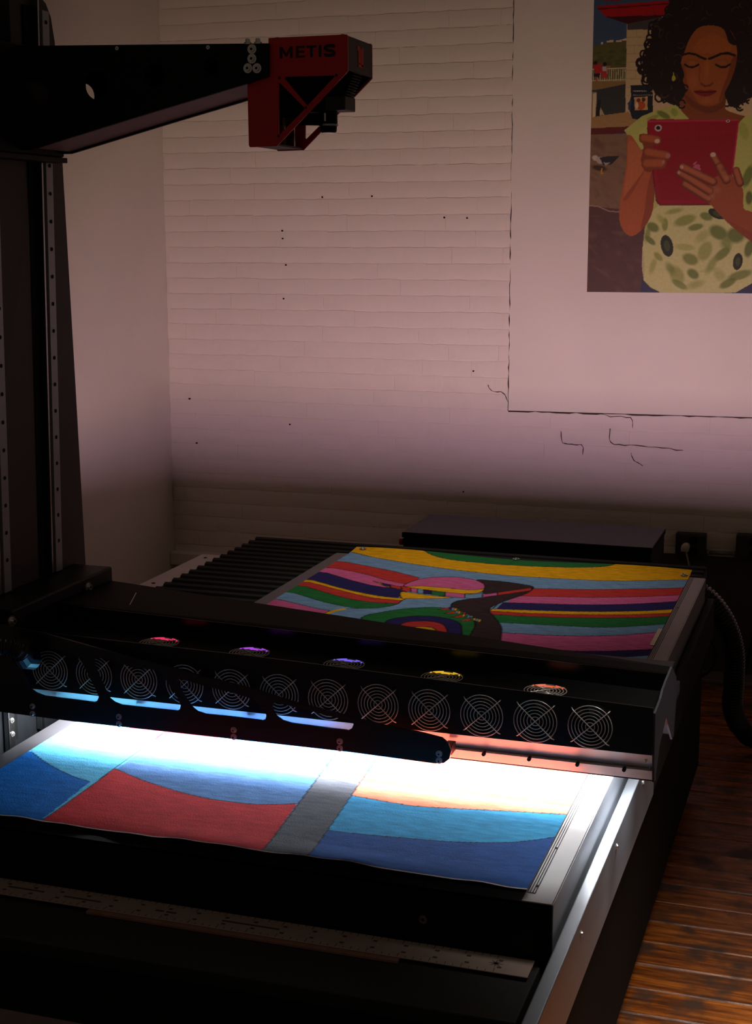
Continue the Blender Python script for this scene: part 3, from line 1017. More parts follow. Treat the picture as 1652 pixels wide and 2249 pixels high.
# bellows behind the column
bl = thing('bellows_cover', 'black pleated bellows cover behind the far end of the table', 'bellows', (-1.2, 3.8, B - 0.134))
fold = None
pitch = 0.060
y = 2.96
while y < 4.66:
    prof = [(y, B - 0.128), (y, B - 0.082), (y + 0.010, B - 0.056), (y + 0.022, B - 0.052), (y + pitch - 0.001, B - 0.080), (y + pitch - 0.001, B - 0.128)]
    if fold is None:
        fold = MB().prism([prof], fYZ, -2.0, -0.43).build('fold', BELLOW, bl)
        fz = wloc(fold)
        y_first = y
    else:
        copy_obj(fold, bl, (fz.x, fz.y + (y - y_first), fz.z))
    y += pitch

# ---- rulers on the front ledge
def ruler(name, label, x0, x1, y0, y1, z0, t, m, cat, marks):
    r_ = thing(name, label, cat, ((x0 + x1) / 2, (y0 + y1) / 2, z0))
    MB().box(x0, x1, y0, y1, z0, z0 + t, 0.0008).build('blade', m, r_)
    if marks:
        tk = MB()
        n = int((x1 - x0) / 0.0127)
        for i in range(2, n - 3):
            x = x0 + i * 0.0127
            L = 0.012 if i % 4 == 0 else (0.008 if i % 2 == 0 else 0.005)
            tk.box(x, x + 0.0011, y1 - L - 0.001, y1 - 0.001, z0 + t, z0 + t + 0.0002)
            tk.box(x + 0.003, x + 0.0041, y0 + 0.001, y0 + L + 0.001, z0 + t, z0 + t + 0.0002)
            if i % 4 == 0:
                tk.box(x + 0.004, x + 0.011, y1 - 0.019, y1 - 0.014, z0 + t, z0 + t + 0.0002)
                tk.box(x + 0.006, x + 0.013, y0 + 0.014, y0 + 0.019, z0 + t, z0 + t + 0.0002)
        tk.build('tick_marks', MARK, r_)
        for a, b_, yy in [(-1.05, -1.035, 0), (-1.03, -1.012, 0), (-1.33, -1.26, .002), (-1.22, -1.15, -.002), (-0.93, -0.83, 0)]:
            MB().box(a, b_, (y0 + y1) / 2 + yy - .003, (y0 + y1) / 2 + yy + .002, z0 + t, z0 + t + 0.0002).build('printed_line', MARK, r_)
        sg = MB()
        for i in range(4):
            a = math.pi * i / 4
            d = Vector((math.cos(a), math.sin(a), 0)) * 0.013
            nrm = Vector((-d.y, d.x, 0)).normalized() * 0.0018
            c_ = Vector((x1 - 0.055, (y0 + y1) / 2, z0 + t + 0.0002))
            sg.add([c_ - d, c_ + nrm, c_ + d, c_ - nrm], [(0, 1, 2, 3)])
        sg.build('star_mark', MARK, r_)
    return r_


zl = B - 0.0995
ruler('wooden_straightedge', 'thin brown straightedge lying under the front edge of the long ruler', -1.16, -0.62, 1.963, 2.012, zl, 0.005, RULERD, 'ruler', False)
ruler('long_ruler', 'long pale metal ruler with a star mark lying in front of the table', -2.0, -0.419, 1.972, 2.026, zl + 0.0052, 0.002, RULERM, 'ruler', True)

# ================================================================== SLIDING BED
bed = thing('sliding_bed', 'flat sliding scanner bed with grey borders carrying the striped canvas', 'scanner bed', (-0.97, 3.15, B - 0.13))
ex0, ex1, ey0, ey1 = -1.556, -0.396, 2.033, 4.275
BB = mat('bed_body_black', (20, 19, 20), 0.5, spec=0.2, noise=0.1, nscale=60)
MB().box(ex0, ex1, ey0 + 0.0065, ey1, B - 0.045, B - 0.006).build('bed_body', BB, bed)
MB().box(ex0, ex1, ey0, ey0 + 0.006, B - 0.096, B - 0.002).build('front_apron', BB, bed)
for sx in (-1.4, -0.6):
    MB().box(sx - .05, sx + .05, 2.06, 2.85, B - 0.1345, B - 0.0455, 0.002).build('slide_block', MATTE, bed)
MB().box(-1.512, -0.444, ey0, ey1, B - 0.006, B - 0.0015).build('bed_plate', MATTE, bed)
rb = tag(MB().box(-0.4435, ex1, ey0, ey1, B - 0.006, B, 0.001).build('side_border', BEDGREY, bed), 'grey border strip beside the canvas')
lb = MB().box(ex0, -1.5125, ey0, ey1, B - 0.006, B, 0.001).build('side_border', mat('bed_dark_metal', (66, 64, 68), 0.5, metal=0.1, noise=0.05, nscale=20), bed)
MB().box(ex1, ex1 + 0.0015, ey0 + .002, ey1, B - 0.09, B - 0.002).build('side_skirt', ALU, bed)
MB().box(ex0 - 0.0015, ex0, ey0 + .002, ey1, B - 0.045, B - 0.002).build('side_skirt', ALU, bed)
for gx in (-0.4415, -0.4375, -0.4335, -0.4295):
    MB().box(gx, gx + 0.0012, ey0 + 0.03, ey1, B, B + 0.0004).build('groove_line', MATTE, rb)
MB().box(-0.4415, -0.4283, ey0 + 0.03, ey0 + 0.0312, B, B + 0.0004).build('groove_line', MATTE, rb)
for yy in (2.09, 2.24, 3.9):
    MB().cyl((-0.4315, yy, B), (-0.4315, yy, B + 0.0008), 0.0022, 10).build('screw', MATTE, rb)
for x in (-1.38, -0.60):
    bolt(bed, (x, ey0, B - 0.055), (0, -1, 0), 0.005, 0.004, 'screw', STEEL)

# ================================================================== STRIPED CANVAS
def canvas():
    x0, x1 = -1.513, -0.442
    ys = np.concatenate([np.linspace(2.066, 2.62, 222), np.linspace(2.63, 3.26, 64), np.linspace(3.265, 4.335, 250)])
    xs = np.linspace(x0, x1, 430)
    gx, gy = np.meshgrid(xs, ys)
    c = Canvas2D(gx, gy)
    YEL, LBL, RED_, PNK, NAV, GRN, BRN = (236, 172, 24), (118, 154, 190), (194, 58, 54), (208, 98, 148), (44, 40, 92), (40, 112, 58), (58, 44, 46)
    INK = (26, 22, 26)
    c.C[:] = lin(PNK)

    def q(x, y):
        return bedp(560 + x / 1.652, 1180 + y / 1.652)
    far = 5.0

    def below(pts, rgb, xl=None, xr=None):
        """fill the side of a boundary curve that is nearer the camera"""
        P = smooth_path([q(*p) for p in pts], 8)
        a, b = P[0], P[-1]
        xa = a[0] if xl is None else xl
        xb = b[0] if xr is None else xr
        poly = [(xa, a[1])] + [tuple(p) for p in P] + [(xb, b[1]), (xb, 2.9), (xa, 2.9)]
        c.fill(poly, rgb)
        lines.append(P)
    lines = []
    XL, XR_ = -1.6, -0.40
    # whole width: top green sliver, yellow, light blue
    c.fill([(XL, 2.9), (XR_, 2.9), (XR_, far), (XL, far)], YEL)
    gs = smooth_path([q(*p) for p in [(560, 44), (680, 80), (950, 104), (1250, 114), (1345, 100)]], 8)
    c.fill([tuple(p) for p in gs] + [(gs[-1][0], far), (gs[0][0], far)], GRN)
    lines.append(gs)
    below([(350, 58), (500, 86), (700, 116), (900, 138), (1100, 151), (1300, 159), (1600, 155)], LBL, XL, XR_)
    # left stripes
    XM = q(600, 200)[0] + 0.06
    Ls = [([(316, 88), (420, 108), (500, 124), (600, 149)], RED_), ([(280, 111), (400, 135), (470, 155), (560, 174)], PNK), ([(248, 126), (360, 160), (450, 180), (560, 190)], NAV),
          ([(196, 153), (330, 190), (450, 214), (545, 224)], YEL), ([(186, 161), (330, 199), (430, 221), (540, 232)], RED_), ([(170, 175), (300, 214), (400, 234), (530, 244)], GRN),
          ([(130, 199), (250, 236), (350, 256), (440, 262), (530, 262)], LBL), ([(86, 226), (200, 254), (270, 268), (330, 275)], PNK)]
    for pts, rgb in Ls:
        P = smooth_path([q(*p) for p in pts], 8)
        P[0][0] = XL
        c.fill([tuple(p) for p in P] + [(P[-1][0], 2.9), (XL, 2.9)], rgb)
        lines.append(P)
    # right stripes
    Rs = [([(990, 186), (1150, 190), (1300, 190), (1590, 184)], RED_), ([(940, 214), (1200, 219), (1400, 217), (1580, 209)], PNK), ([(900, 238), (1200, 246), (1400, 242), (1570, 231)], NAV),
          ([(850, 261), (1000, 266), (1200, 271), (1400, 269), (1560, 260)], YEL), ([(855, 269), (1000, 277), (1200, 282), (1400, 281), (1560, 273)], RED_), ([(860, 281), (1000, 289), (1200, 294), (1400, 293), (1550, 285)], GRN),
          ([(880, 310), (1100, 322), (1300, 328), (1540, 313)], LBL), ([(890, 347), (1100, 358), (1300, 358), (1530, 340)], PNK), ([(1000, 404), (1150, 414), (1300, 414), (1520, 404)], NAV), ([(1150, 430), (1300, 438), (1500, 424)], LBL),
          ([(1150, 462), (1300, 460), (1480, 440)], RED_)]
    for pts, rgb in Rs:
        P = smooth_path([q(*p) for p in pts], 8)
        P[-1][0] = XR_
        c.fill([tuple(p) for p in P] + [(XR_, 2.9), (P[0][0], 2.9)], rgb)
        lines.append(P)
    for L in lines:
        c.capsule(L, 0.0024, INK, .8)
    lines.clear()

    def shape(pts, rgb, sm=6, w=0.0024):
        P = smooth_path([q(*p) for p in pts], sm, True) if sm else [np.array(q(*p)) for p in pts]
        c.fill([tuple(p) for p in P], rgb)
        if w:
            c.capsule(list(P) + [P[0]], w, INK, .8)
    # middle pale field
    shape([(545, 226), (620, 214), (720, 215), (840, 200), (900, 215), (860, 262), (800, 300), (780, 400), (560, 420), (300, 330), (255, 280), (320, 262), (440, 258), (510, 246)], LBL)
    # concentric arcs
    shape([(380, 302), (470, 272), (580, 258), (690, 258), (770, 285), (800, 320), (790, 400), (600, 470), (400, 420)], GRN)
    shape([(470, 312), (550, 290), (640, 288), (720, 302), (750, 330), (730, 400), (600, 450), (470, 400)], NAV)
    shape([(530, 318), (590, 306), (650, 308), (690, 325), (690, 360), (600, 420), (520, 380)], RED_)
    shape([(560, 334), (600, 326), (645, 330), (655, 350), (600, 390), (550, 370)], YEL)
    # dark body
    shape([(800, 158), (880, 160), (960, 170), (1010, 182), (985, 205), (900, 236), (850, 262), (870, 292), (893, 325), (893, 358), (880, 400), (800, 420), (760, 400), (785, 350), (800, 318), (790, 290), (740, 268), (712, 252), (730, 234), (800, 220), (830, 200)], BRN, 5)
    # head
    shape([(540, 178), (580, 158), (640, 147), (710, 145), (780, 152), (826, 168), (834, 186), (800, 196), (690, 198), (600, 190)], PNK, 5)
    shape([(532, 184), (600, 178), (690, 185), (780, 192), (832, 190), (800, 205), (690, 204), (600, 196)], YEL, 5)
    for a, b, rgb in [(530, 566, RED_), (566, 590, PNK), (590, 640, LBL), (612, 642, NAV), (640, 690, GRN), (690, 762, PNK), (762, 826, LBL), (826, 880, PNK), (880, 1004, RED_)]:
        def yc(x):
            t = (x - 530) / 474.0
            return 188 + 32 * math.sin(min(1, t * 1.5) * 1.4) * (1 - max(0, t - .55) / .45 * .95)
        top = [(x, yc(x) - 9 + (x > 830) * 4) for x in np.linspace(a, b, 6)]
        bot = [(x, yc(x) + 6 - (x > 830) * 1) for x in np.linspace(b, a, 6)]
        shape(top + bot, rgb, 0, 0.002)
    shape([(530, 200), (580, 205), (650, 214), (720, 221), (640, 224), (560, 224), (532, 222)], YEL, 4)
    shape([(430, 160), (470, 170), (530, 181), (534, 192), (480, 182)], YEL, 0)
    shape([(455, 166), (500, 175), (498, 184), (470, 176)], NAV, 0)
    shape([(490, 174), (530, 181), (534, 190), (495, 184)], RED_, 0)
    # crest of spikes
    for i, (x, y) in enumerate([(722, 262), (745, 275), (770, 288), (800, 300)]):
        shape([(x - 60, y + 2 + i), (x - 12, y - 7), (x - 8, y + 4)], RED_, 0, .0016)
        for k, rgb in enumerate([(NAV), (YEL), (LBL), (RED_)]):
            dx = -16 + k * 9
            shape([(x + dx, y - 8 + k * 2), (x + dx + 10, y - 6 + k * 2), (x + dx + 8, y + 3 + k * 2), (x + dx - 2, y + 1 + k * 2)], [rgb, LBL, YEL, GRN][(i + k) % 4], 0, .0012)
    c.capsule(smooth_path([q(*p) for p in [(258, 280), (290, 268), (322, 262)]], 6), 0.007, YEL)
    # ---- near half, under and in front of the light bridge
    BLU, LB2, RD2, PB, GRY, CYN, DBL, SAL = (12, 100, 184), (92, 178, 218), (190, 44, 52), (88, 130, 184), (88, 91, 100), (52, 148, 200), (34, 80, 150), (240, 88, 66)
    # under the bridge
    c.fill([(XL, 2.55), (XR_, 2.55), (XR_, 3.30), (XL, 3.30)], PNK)
    c.fill([(XL, 2.95), (XR_, 2.95), (XR_, 3.08), (XL, 3.08)], NAV)
    c.fill([(XL, 3.08), (-0.9, 3.08), (-0.9, 3.2), (XL, 3.2)], YEL)
    c.fill([(XL, 2.0), (XR_, 2.0), (XR_, 2.66), (XL, 2.66)], PB)
    c.fill([(XL, 2.38), (XR_, 2.38), (XR_, 2.66), (XL, 2.66)], (78, 134, 206))
    c.fill([(XL, 2.0), (-1.30, 2.0), (-1.30, 2.70), (XL, 2.70)], LB2)

    def b_(x, y):
        return bedp(x, y)
    diag0, diag1 = np.array(b_(105, 1796)), np.array(b_(252, 1689))
    dd = (diag1 - diag0) / (diag1[1] - diag0[1])
    dtop = diag0 + dd * (2.70 - diag0[1])
    dbot = diag0 + dd * (2.0 - diag0[1])
    cur = smooth_path([b_(*p) for p in [(69, 1652), (100, 1675), (134, 1694), (165, 1708), (198, 1718)]], 6)
    c.fill([tuple(dbot), tuple(dtop), (XL, 2.70), (XL, 2.0)], LB2)
    c.fill([tuple(p) for p in cur] + [tuple(dbot), (XL, 2.0), (XL, cur[0][1])], BLU)
    redc = smooth_path([b_(*p) for p in [(252, 1689), (329, 1720), (437, 1751), (540, 1766), (600, 1768), (653, 1766)]], 8)
    A0, A1 = np.array(b_(589, 1856)), np.array(b_(705, 1700))
    Ad = (A1 - A0) / (A1[1] - A0[1])
    At, Ab = A0 + Ad * (2.7 - A0[1]), A0 + Ad * (2.0 - A0[1])
    B0, B1 = np.array(b_(689, 1869)), np.array(b_(790, 1722))
    Bd = (B1 - B0) / (B1[1] - B0[1])
    Bt, Bb = B0 + Bd * (2.7 - B0[1]), B0 + Bd * (2.0 - B0[1])
    c.fill([tuple(p) for p in redc] + [tuple(Ab), tuple(dbot)], RD2)
    c.fill([tuple(At), tuple(Bt), tuple(Bb), tuple(Ab)], GRY)
    c.fill([tuple(Bt), (XR_, 2.7), (XR_, 2.0), tuple(Bb)], (238, 138, 106))
    c.fill([tuple(Bt), (XR_, 2.7), (XR_, 2.42), (Bb[0] + Bd[0] * 0.42, 2.42)], SAL)
    cy = smooth_path([b_(*p) for p in [(770, 1748), (900, 1770), (1000, 1777), (1100, 1782), (1260, 1791)]], 8)
    db = smooth_path([b_(*p) for p in [(720, 1825), (800, 1834), (869, 1840), (990, 1850), (1097, 1852), (1160, 1848), (1230, 1838)]], 8)
    c.fill([tuple(p) for p in cy] + [(XR_, 2.0), tuple(Bb)], CYN)
    c.fill([tuple(p) for p in db] + [(XR_, 2.0), tuple(Bb)], DBL)
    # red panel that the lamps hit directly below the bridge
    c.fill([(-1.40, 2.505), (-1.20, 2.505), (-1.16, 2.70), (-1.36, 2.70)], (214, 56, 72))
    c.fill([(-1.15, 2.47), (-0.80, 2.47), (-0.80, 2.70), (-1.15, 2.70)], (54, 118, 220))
    for L in (cur, redc, cy, db, [dbot, diag1], [diag1, dtop], [Ab, At], [Bb, Bt]):
        c.capsule(L, 0.0014, INK, .85)
    # white cut edge at the front and back
    C = c.C.reshape(len(ys), len(xs), 3)
    C[:2] = lin((205, 190, 190))
    # ---- gentle relief: lifted front edge, sagging back edge
    z = np.full_like(gx, B + 0.0012)
    t = np.clip((2.14 - gy) / 0.075, 0, 1)
    wav = 0.004 + 0.003 * np.sin(gx * 7 + 1) + 0.0012 * np.sin(gx * 23) + 0.0007 * np.sin(gx * 61 + 2)
    z += t * t * wav
    z += np.clip((gy - 4.24) / 0.09, 0, 1) ** 2 * (0.004 + 0.004 * np.sin(gx * 8))
    gy2 = gy + np.clip((2.12 - gy) / 0.06, 0, 1) * (0.003 * np.sin(gx * 5 + 2) + 0.0012 * np.sin(gx * 31) + 0.0008 * np.sin(gx * 83))
    gy2 += np.clip((gy - 4.25) / 0.08, 0, 1) * (0.02 - 0.05 * ((gx + 1.0) / 0.55) ** 2 * 0.4 - 0.012 * np.sin(gx * 5))
    V = np.stack([gx.ravel(), gy2.ravel(), z.ravel()], 1)
    me, ctr = grid_mesh('canvas_sheet', V, len(xs), len(ys), c.C, vcol_mat('canvas_paint', 0.92, 0.30, 34, (0.7, 2.6, 1), 0.35, 420, 0.04))
    t_ = thing('striped_canvas', 'large canvas painted with curved colour stripes lying on the scanner bed', 'canvas', (-0.98, 3.2, B))
    link('canvas_sheet', me, ctr, t_)

    def surf(x, y):
        j = int(np.clip(round((x - x0) / (x1 - x0) * (len(xs) - 1)), 0, len(xs) - 1))
        i = int(np.argmin(abs(gy2[:, j] - y)))
        return gy2[i, j], z[i, j]
    for px, py in [(797, 1210), (1135, 1229), (1503, 1266)]:
        p = bedp(px, py)
        yy, zz = surf(p[0], p[1])
        yy = min(yy, p[1])
        R1 = [(p[0] + 0.009 * math.cos(a), yy + 0.009 * math.sin(a), zz + 0.0022) for a in np.linspace(0, 2 * math.pi, 20, endpoint=False)]
        g = MB().tube(R1, 0.0026, 8, closed=True).build('grommet', STEEL, t_, True)
        MB().cyl((p[0], yy, zz + 0.0008), (p[0], yy, zz + 0.0018), 0.0075, 16).build('hole', MATTE, g)
    p = bedp(1447, 1402)
    tp = MB().add([(-0.452, 3.50, B + 0.0022), (-0.441, 3.50, B + 0.0024), (-0.441, 3.66, B + 0.0024), (-0.452, 3.66, B + 0.0022),
                   (-0.452, 3.50, B + 0.0028), (-0.441, 3.50, B + 0.0030), (-0.441, 3.66, B + 0.0030), (-0.452, 3.66, B + 0.0028)],
                  [(0, 3, 2, 1), (4, 5, 6, 7), (0, 1, 5, 4), (1, 2, 6, 5), (2, 3, 7, 6), (3, 0, 4, 7)])
    tag(tp.build('tape', TAPE, t_), 'strip of cream tape')


canvas()

# ================================================================== LIGHT BRIDGE
br = thing('light_bridge', 'black cantilevered light bridge with a row of round fans over the canvas', 'scanner bridge', (-1.0, 2.6, B + 0.06))
GX0, GX1 = -1.60, -0.300


def ridge(X):
    return B + np.interp(X, [-1.6, -1.0, -0.3], [0.240, 0.229, 0.205])


FY = 2.400
# fan face plate (tapering top edge)
xs_ = np.linspace(GX0, GX1, 15)
FACE = mat('bridge_black', (19, 18, 20), 0.4, spec=0.3, noise=0.1, nscale=200)
fo = [(GX0, B + 0.120), (GX1, B + 0.120)] + [(float(x), float(ridge(x))) for x in xs_[::-1]]
fan_c = []
for i in range(12):
    fan_c.append((-1.4722 + i * 0.09684, B + 0.1632 - 0.0002 * i))
face = MB().prism([fo] + [circle2(x, z, 0.0345, 26) for x, z in fan_c], fXZ, FY, FY + 0.003).build('fan_face', FACE, br)
# fans: dark rotor well behind each hole, chrome wire guard in front
guard_rings = [0.008, 0.0145, 0.0205, 0.0265, 0.0325, 0.0385]


def guard(cx_, cy0, cz, u, v, nrm, parent, name='fan_guard', rings=guard_rings, spk=0.046):
    c_, u, v, n = Vector((cx_, cy0, cz)), Vector(u), Vector(v), Vector(nrm)
    mb = MB()
    for r in rings:
        P = [c_ + n * 0.004 + u * math.cos(a) * r + v * math.sin(a) * r for a in np.linspace(0, 2 * math.pi, 30, endpoint=False)]
        mb.tube(P, 0.0009, 6, closed=True)
    o = mb.build(name, WIRE, parent, True)
    for s in (1, -1):
        d = (u + v * s * 0.93).normalized()
        MB().tube([c_ + n * 0.001 - d * spk, c_ + n * 0.0052 - d * (spk - .005), c_ + n * 0.0052 + d * (spk - .005), c_ + n * 0.001 + d * spk], 0.0010, 6).build('spoke', WIRE, o, True)
    return o


for i, (x, z) in enumerate(fan_c):
    g = guard(x, FY, z, (1, 0, 0), (0, 0, 1), (0, -1, 0), br)
    rt = MB().cyl((x, FY + 0.004, z), (x, FY + 0.016, z), 0.014, 18)
    for k in range(7):
        a = 2 * math.pi * k / 7 + i
        d = Vector((math.cos(a), 0, math.sin(a)))
        e = Vector((-math.sin(a), 0, math.cos(a)))
        c_ = Vector((x, FY + 0.006, z))
        rt.add([c_ + d * 0.013 - e * 0.005, c_ + d * 0.033 - e * 0.009, c_ + d * 0.033 + e * 0.007 + Vector((0, 0.009, 0)), c_ + d * 0.013 + e * 0.004 + Vector((0, 0.009, 0))], [(0, 1, 2, 3)])
    rt.build('fan_rotor', MATTE, g)
# housing behind the face: body shells of the front and rear lamp housings with the tunnel between
Yf = FY + 0.0035


def shell(name, prof, m, x0=GX0 + 0.004, x1=GX1 - 0.004):
    return MB().prism([prof], fYZ, x0, x1).build(name, m, br)


shell('front_housing', [(Yf + 0.016, B + 0.121), (Yf + 0.016, B + 0.170), (2.545, B + 0.170), (2.556, B + 0.138), (2.462, B + 0.100), (2.450, B + 0.118)], BLACK)
shell('rear_housing', [(2.560, B + 0.138), (2.552, B + 0.170), (2.586, B + 0.170), (2.588, B + 0.192), (2.735, B + 0.192), (2.760, B + 0.10), (2.690, B + 0.060), (2.682, B + 0.064), (2.664, B + 0.100)], BLACK)
MB().box(GX0 + 0.004, GX1 - 0.004, 2.750, 2.790, B + 0.1285, B + 0.1315).build('rear_light_hood', BLACK, br)  # unseen hood added so the wall glow fades upward
MB().box(GX0 + 0.004, GX1 - 0.004, 2.764, 2.840, B + 0.094, B + 0.100).box(GX0 + 0.004, GX1 - 0.004, 2.836, 2.840, B + 0.100, B + 0.1215).build('rear_light_trough', BLACK, br)  # unseen trough and lip added to cut the wall glow off below
# lip below the fan face, lower plate and its screws
shell('inner_baffle', [(2.456, B + 0.052), (2.461, B + 0.052), (2.461, B + 0.099), (2.456, B + 0.099)], BLACK)  # unseen baffle added to shorten the lamp spill on the canvas
lip = shell('lower_lip', [(FY + 0.001, B + 0.1195), (FY + 0.026, B + 0.0880), (FY + 0.029, B + 0.0880), (FY + 0.029, B + 0.1195)], LIP, GX0, GX1)
lp2 = shell('lip_plate', [(FY + 0.016, B + 0.0855), (FY + 0.028, B + 0.0650), (FY + 0.032, B + 0.0650), (FY + 0.032, B + 0.0868)], LIP, GX0, GX1 + 0.004)
for px, py in [(1061, 1660), (1161, 1669), (1267, 1685), (1370, 1693)]:
    p = hit(px, py, 1, FY + 0.008)
    MB().cyl((p[0], FY + 0.010, B + 0.084), (p[0], FY + 0.021, B + 0.084), 0.0035, 10).build('screw', BLACK, lp2)
for px, py in [(1417, 1673), (1425, 1695)]:
    p = hit(px, py, 1, FY + 0.004)
    bolt(lip, (p[0], FY + 0.001 + (B + 0.1195 - p[2]) * 0.79, p[2]), (0, -1, -0.7), 0.0026, 0.004, 'screw')
# top cover behind the ridge with five upward fans
tv, tf = [], []
for x in xs_:
    zr = float(ridge(x)) - 0.027
    tv += [(x, FY + 0.003, zr), (x, 2.583, zr), (x, 2.583, zr - 0.004), (x, FY + 0.003, zr - 0.004)]
for i in range(len(xs_) - 1):
    a, b_ = i * 4, i * 4 + 4
    for k_ in range(4):
        tf.append((a + k_, a + (k_ + 1) % 4, b_ + (k_ + 1) % 4, b_ + k_))
tf += [(0, 1, 2, 3), (len(tv) - 4, len(tv) - 1, len(tv) - 2, len(tv) - 3)]
top = MB().add(tv, tf).build('top_cover', mat('top_black', (7, 7, 8), 0.6, spec=0.08), br)
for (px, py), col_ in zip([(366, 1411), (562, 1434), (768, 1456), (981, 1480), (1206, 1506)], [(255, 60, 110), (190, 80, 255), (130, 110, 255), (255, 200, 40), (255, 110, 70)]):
    X = hit(px, py, 1, 2.52)[0]
    zt = float(ridge(X)) - 0.0268
    nrm = Vector((0.03, 0.03, 1)).normalized()
    g = guard(X, 2.488, zt, (1, 0, 0), (0, 1, -0.03), (0, 0, 1), br, 'top_fan_guard', [0.008, 0.0145, 0.0205, 0.0265, 0.0325, 0.0385], 0.044)
    MB().cyl((X, 2.488, zt + 0.0006), (X, 2.488, zt + 0.0016), 0.038, 26).build('fan_well', MATTE, g)
    hue = mat('led_%d_%d' % (col_[0], col_[1]), (30, 30, 30), 0.5, emit=col_, estr=0.8)  # emissive colour stands in for light leaking out of the bridge
    leak_glow_ = MB()
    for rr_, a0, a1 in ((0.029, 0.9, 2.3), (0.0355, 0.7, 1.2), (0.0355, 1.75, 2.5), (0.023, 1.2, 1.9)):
        leak_glow_.tube([(X + rr_ * math.cos(t), 2.488 + rr_ * math.sin(t), zt + 0.0036) for t in np.linspace(a0, a1, 10)], 0.0016, 6)
    tag(leak_glow_.build('fan_light', hue, g), 'coloured light shining up through the fan')
# beam
bv = [(-1.60, 2.588, B + 0.246), (GX1, 2.588, B + 0.212), (GX1, 2.625, B + 0.214), (-1.60, 2.835, B + 0.238),
      (-1.60, 2.588, B + 0.193), (GX1, 2.588, B + 0.193), (GX1, 2.625, B + 0.193), (-1.60, 2.835, B + 0.193)]
MB().add(bv, [(0, 1, 2, 3), (4, 7, 6, 5), (0, 4, 5, 1), (1, 5, 6, 2), (2, 6, 7, 3), (3, 7, 4, 0)]).build('beam', mat('beam_black', (5, 5, 6), 0.6, spec=0.05), br)
MB().add([(-1.57, 2.5845, B + 0.172), (GX1 - .002, 2.5845, B + 0.172), (GX1 - .002, 2.5845, B + 0.2115), (-1.57, 2.5845, B + 0.2445),
          (-1.57, 2.5875, B + 0.172), (GX1 - .002, 2.5875, B + 0.172), (GX1 - .002, 2.5875, B + 0.2115), (-1.57, 2.5875, B + 0.2445)],
         [(0, 1, 2, 3), (4, 7, 6, 5), (0, 4, 5, 1), (1, 5, 6, 2), (2, 6, 7, 3), (3, 7, 4, 0)]).build('beam_face', mat('polished_black', (8, 8, 9), 0.22, spec=0.6), br)
p = [hit(x, y, 2, B + 0.2395) for x, y in [(285, 1329), (299, 1302)]]
MB().tube([p[0], p[1]], 0.0010, 6).build('seam', STEEL, br)  # thin silver line on top of the beam
# right end plate with the tunnel opening
ep = [(FY + 0.004, B + 0.120), (FY + 0.0, B + 0.196), (2.470, B + 0.200), (2.496, B + 0.208), (2.545, B + 0.212), (2.624, B + 0.214), (2.700, B + 0.172), (2.715, B + 0.128), (2.690, B + 0.060), (2.668, B + 0.058), (2.560, B + 0.137), (2.474, B + 0.112), (2.432, B + 0.066), (FY + 0.016, B + 0.066)]
MB().prism([ep], fYZ, GX1 + 0.0002, GX1 + 0.004).build('end_plate', mat('end_plate_grey', (44, 44, 52), 0.45, noise=0.1, nscale=80), br)
# left mounting block with bolts
MB().box(-1.90, -1.572, 2.425, 2.84, B + 0.10, B + 0.268, 0.004).build('mounting_block', BLACK, br)
for px, py in [(192, 1289), (24, 1364)]:
    p = hit(px, py, 0, -1.572)
    bolt(br, (-1.572, p[1], p[2]), (1, 0, 0), 0.0075, 0.009)
# front bracket, a tapering truss plate with four openings
BY = 2.3735
W = [(0, 1562), (165, 1585), (500, 1622), (770, 1652), (955, 1677), (975, 1676), (987, 1667), (991, 1650), (985, 1634), (970, 1621), (915, 1607), (853, 1596), (783, 1578), (700, 1556), (640, 1541), (565, 1516), (450, 1487), (352, 1460), (300, 1447), (200, 1420), (100, 1392), (0, 1362)]
H_ = [[(66, 1514), (78, 1522), (96, 1529), (150, 1536), (205, 1543), (213, 1540), (217, 1531), (212, 1518), (184, 1462), (170, 1440), (130, 1428), (80, 1420), (50, 1430), (46, 1470)],
      [(239, 1534), (250, 1543), (266, 1549), (330, 1556), (388, 1562), (395, 1558), (397, 1549), (388, 1528), (352, 1475), (330, 1470), (290, 1466), (240, 1448), (205, 1444), (206, 1462), (226, 1508)],
      [(420, 1553), (432, 1563), (450, 1569), (510, 1575), (575, 1583), (583, 1580), (585, 1572), (582, 1560), (556, 1536), (520, 1524), (450, 1507), (392, 1490), (388, 1500), (402, 1526)],
      [(606, 1573), (620, 1583), (640, 1589), (700, 1597), (764, 1605), (773, 1600), (777, 1590), (770, 1585), (700, 1566), (640, 1551), (602, 1543), (597, 1556)]]
toB = lambda pts: [xz(x, y, BY) for x, y in pts]
Wb = toB(W)
Wb[0] = (-1.66, Wb[0][1])
Wb[-1] = (-1.66, Wb[-1][1])
bk = MB().prism([Wb] + [toB(h_) for h_ in H_], fXZ, BY, BY + 0.006).build('front_bracket', mat('bracket_black', (24, 23, 26), 0.3, spec=0.5, noise=0.1, nscale=200), br)
for px, pys in [(72, (1551, 1567)), (262, (1574, 1590)), (514, (1603, 1618)), (747, (1628, 1643)), (965, (1655, 1670))]:
    for py in pys:
        p = hit(px, py, 1, BY)
        bolt(bk, (p[0], BY, p[2]), (0, -1, 0), 0.0042, 0.005)
# stand-offs that carry the bracket on the lip
for px in (105, 290, 535, 778, 985):
    p = hit(px, 1590 + px * 0.06, 1, BY)
    MB().box(p[0] - 0.010, p[0] + 0.004, BY + 0.006, FY + 0.009, B + 0.088, B + 0.104).build('stand_off', BLACK, bk)

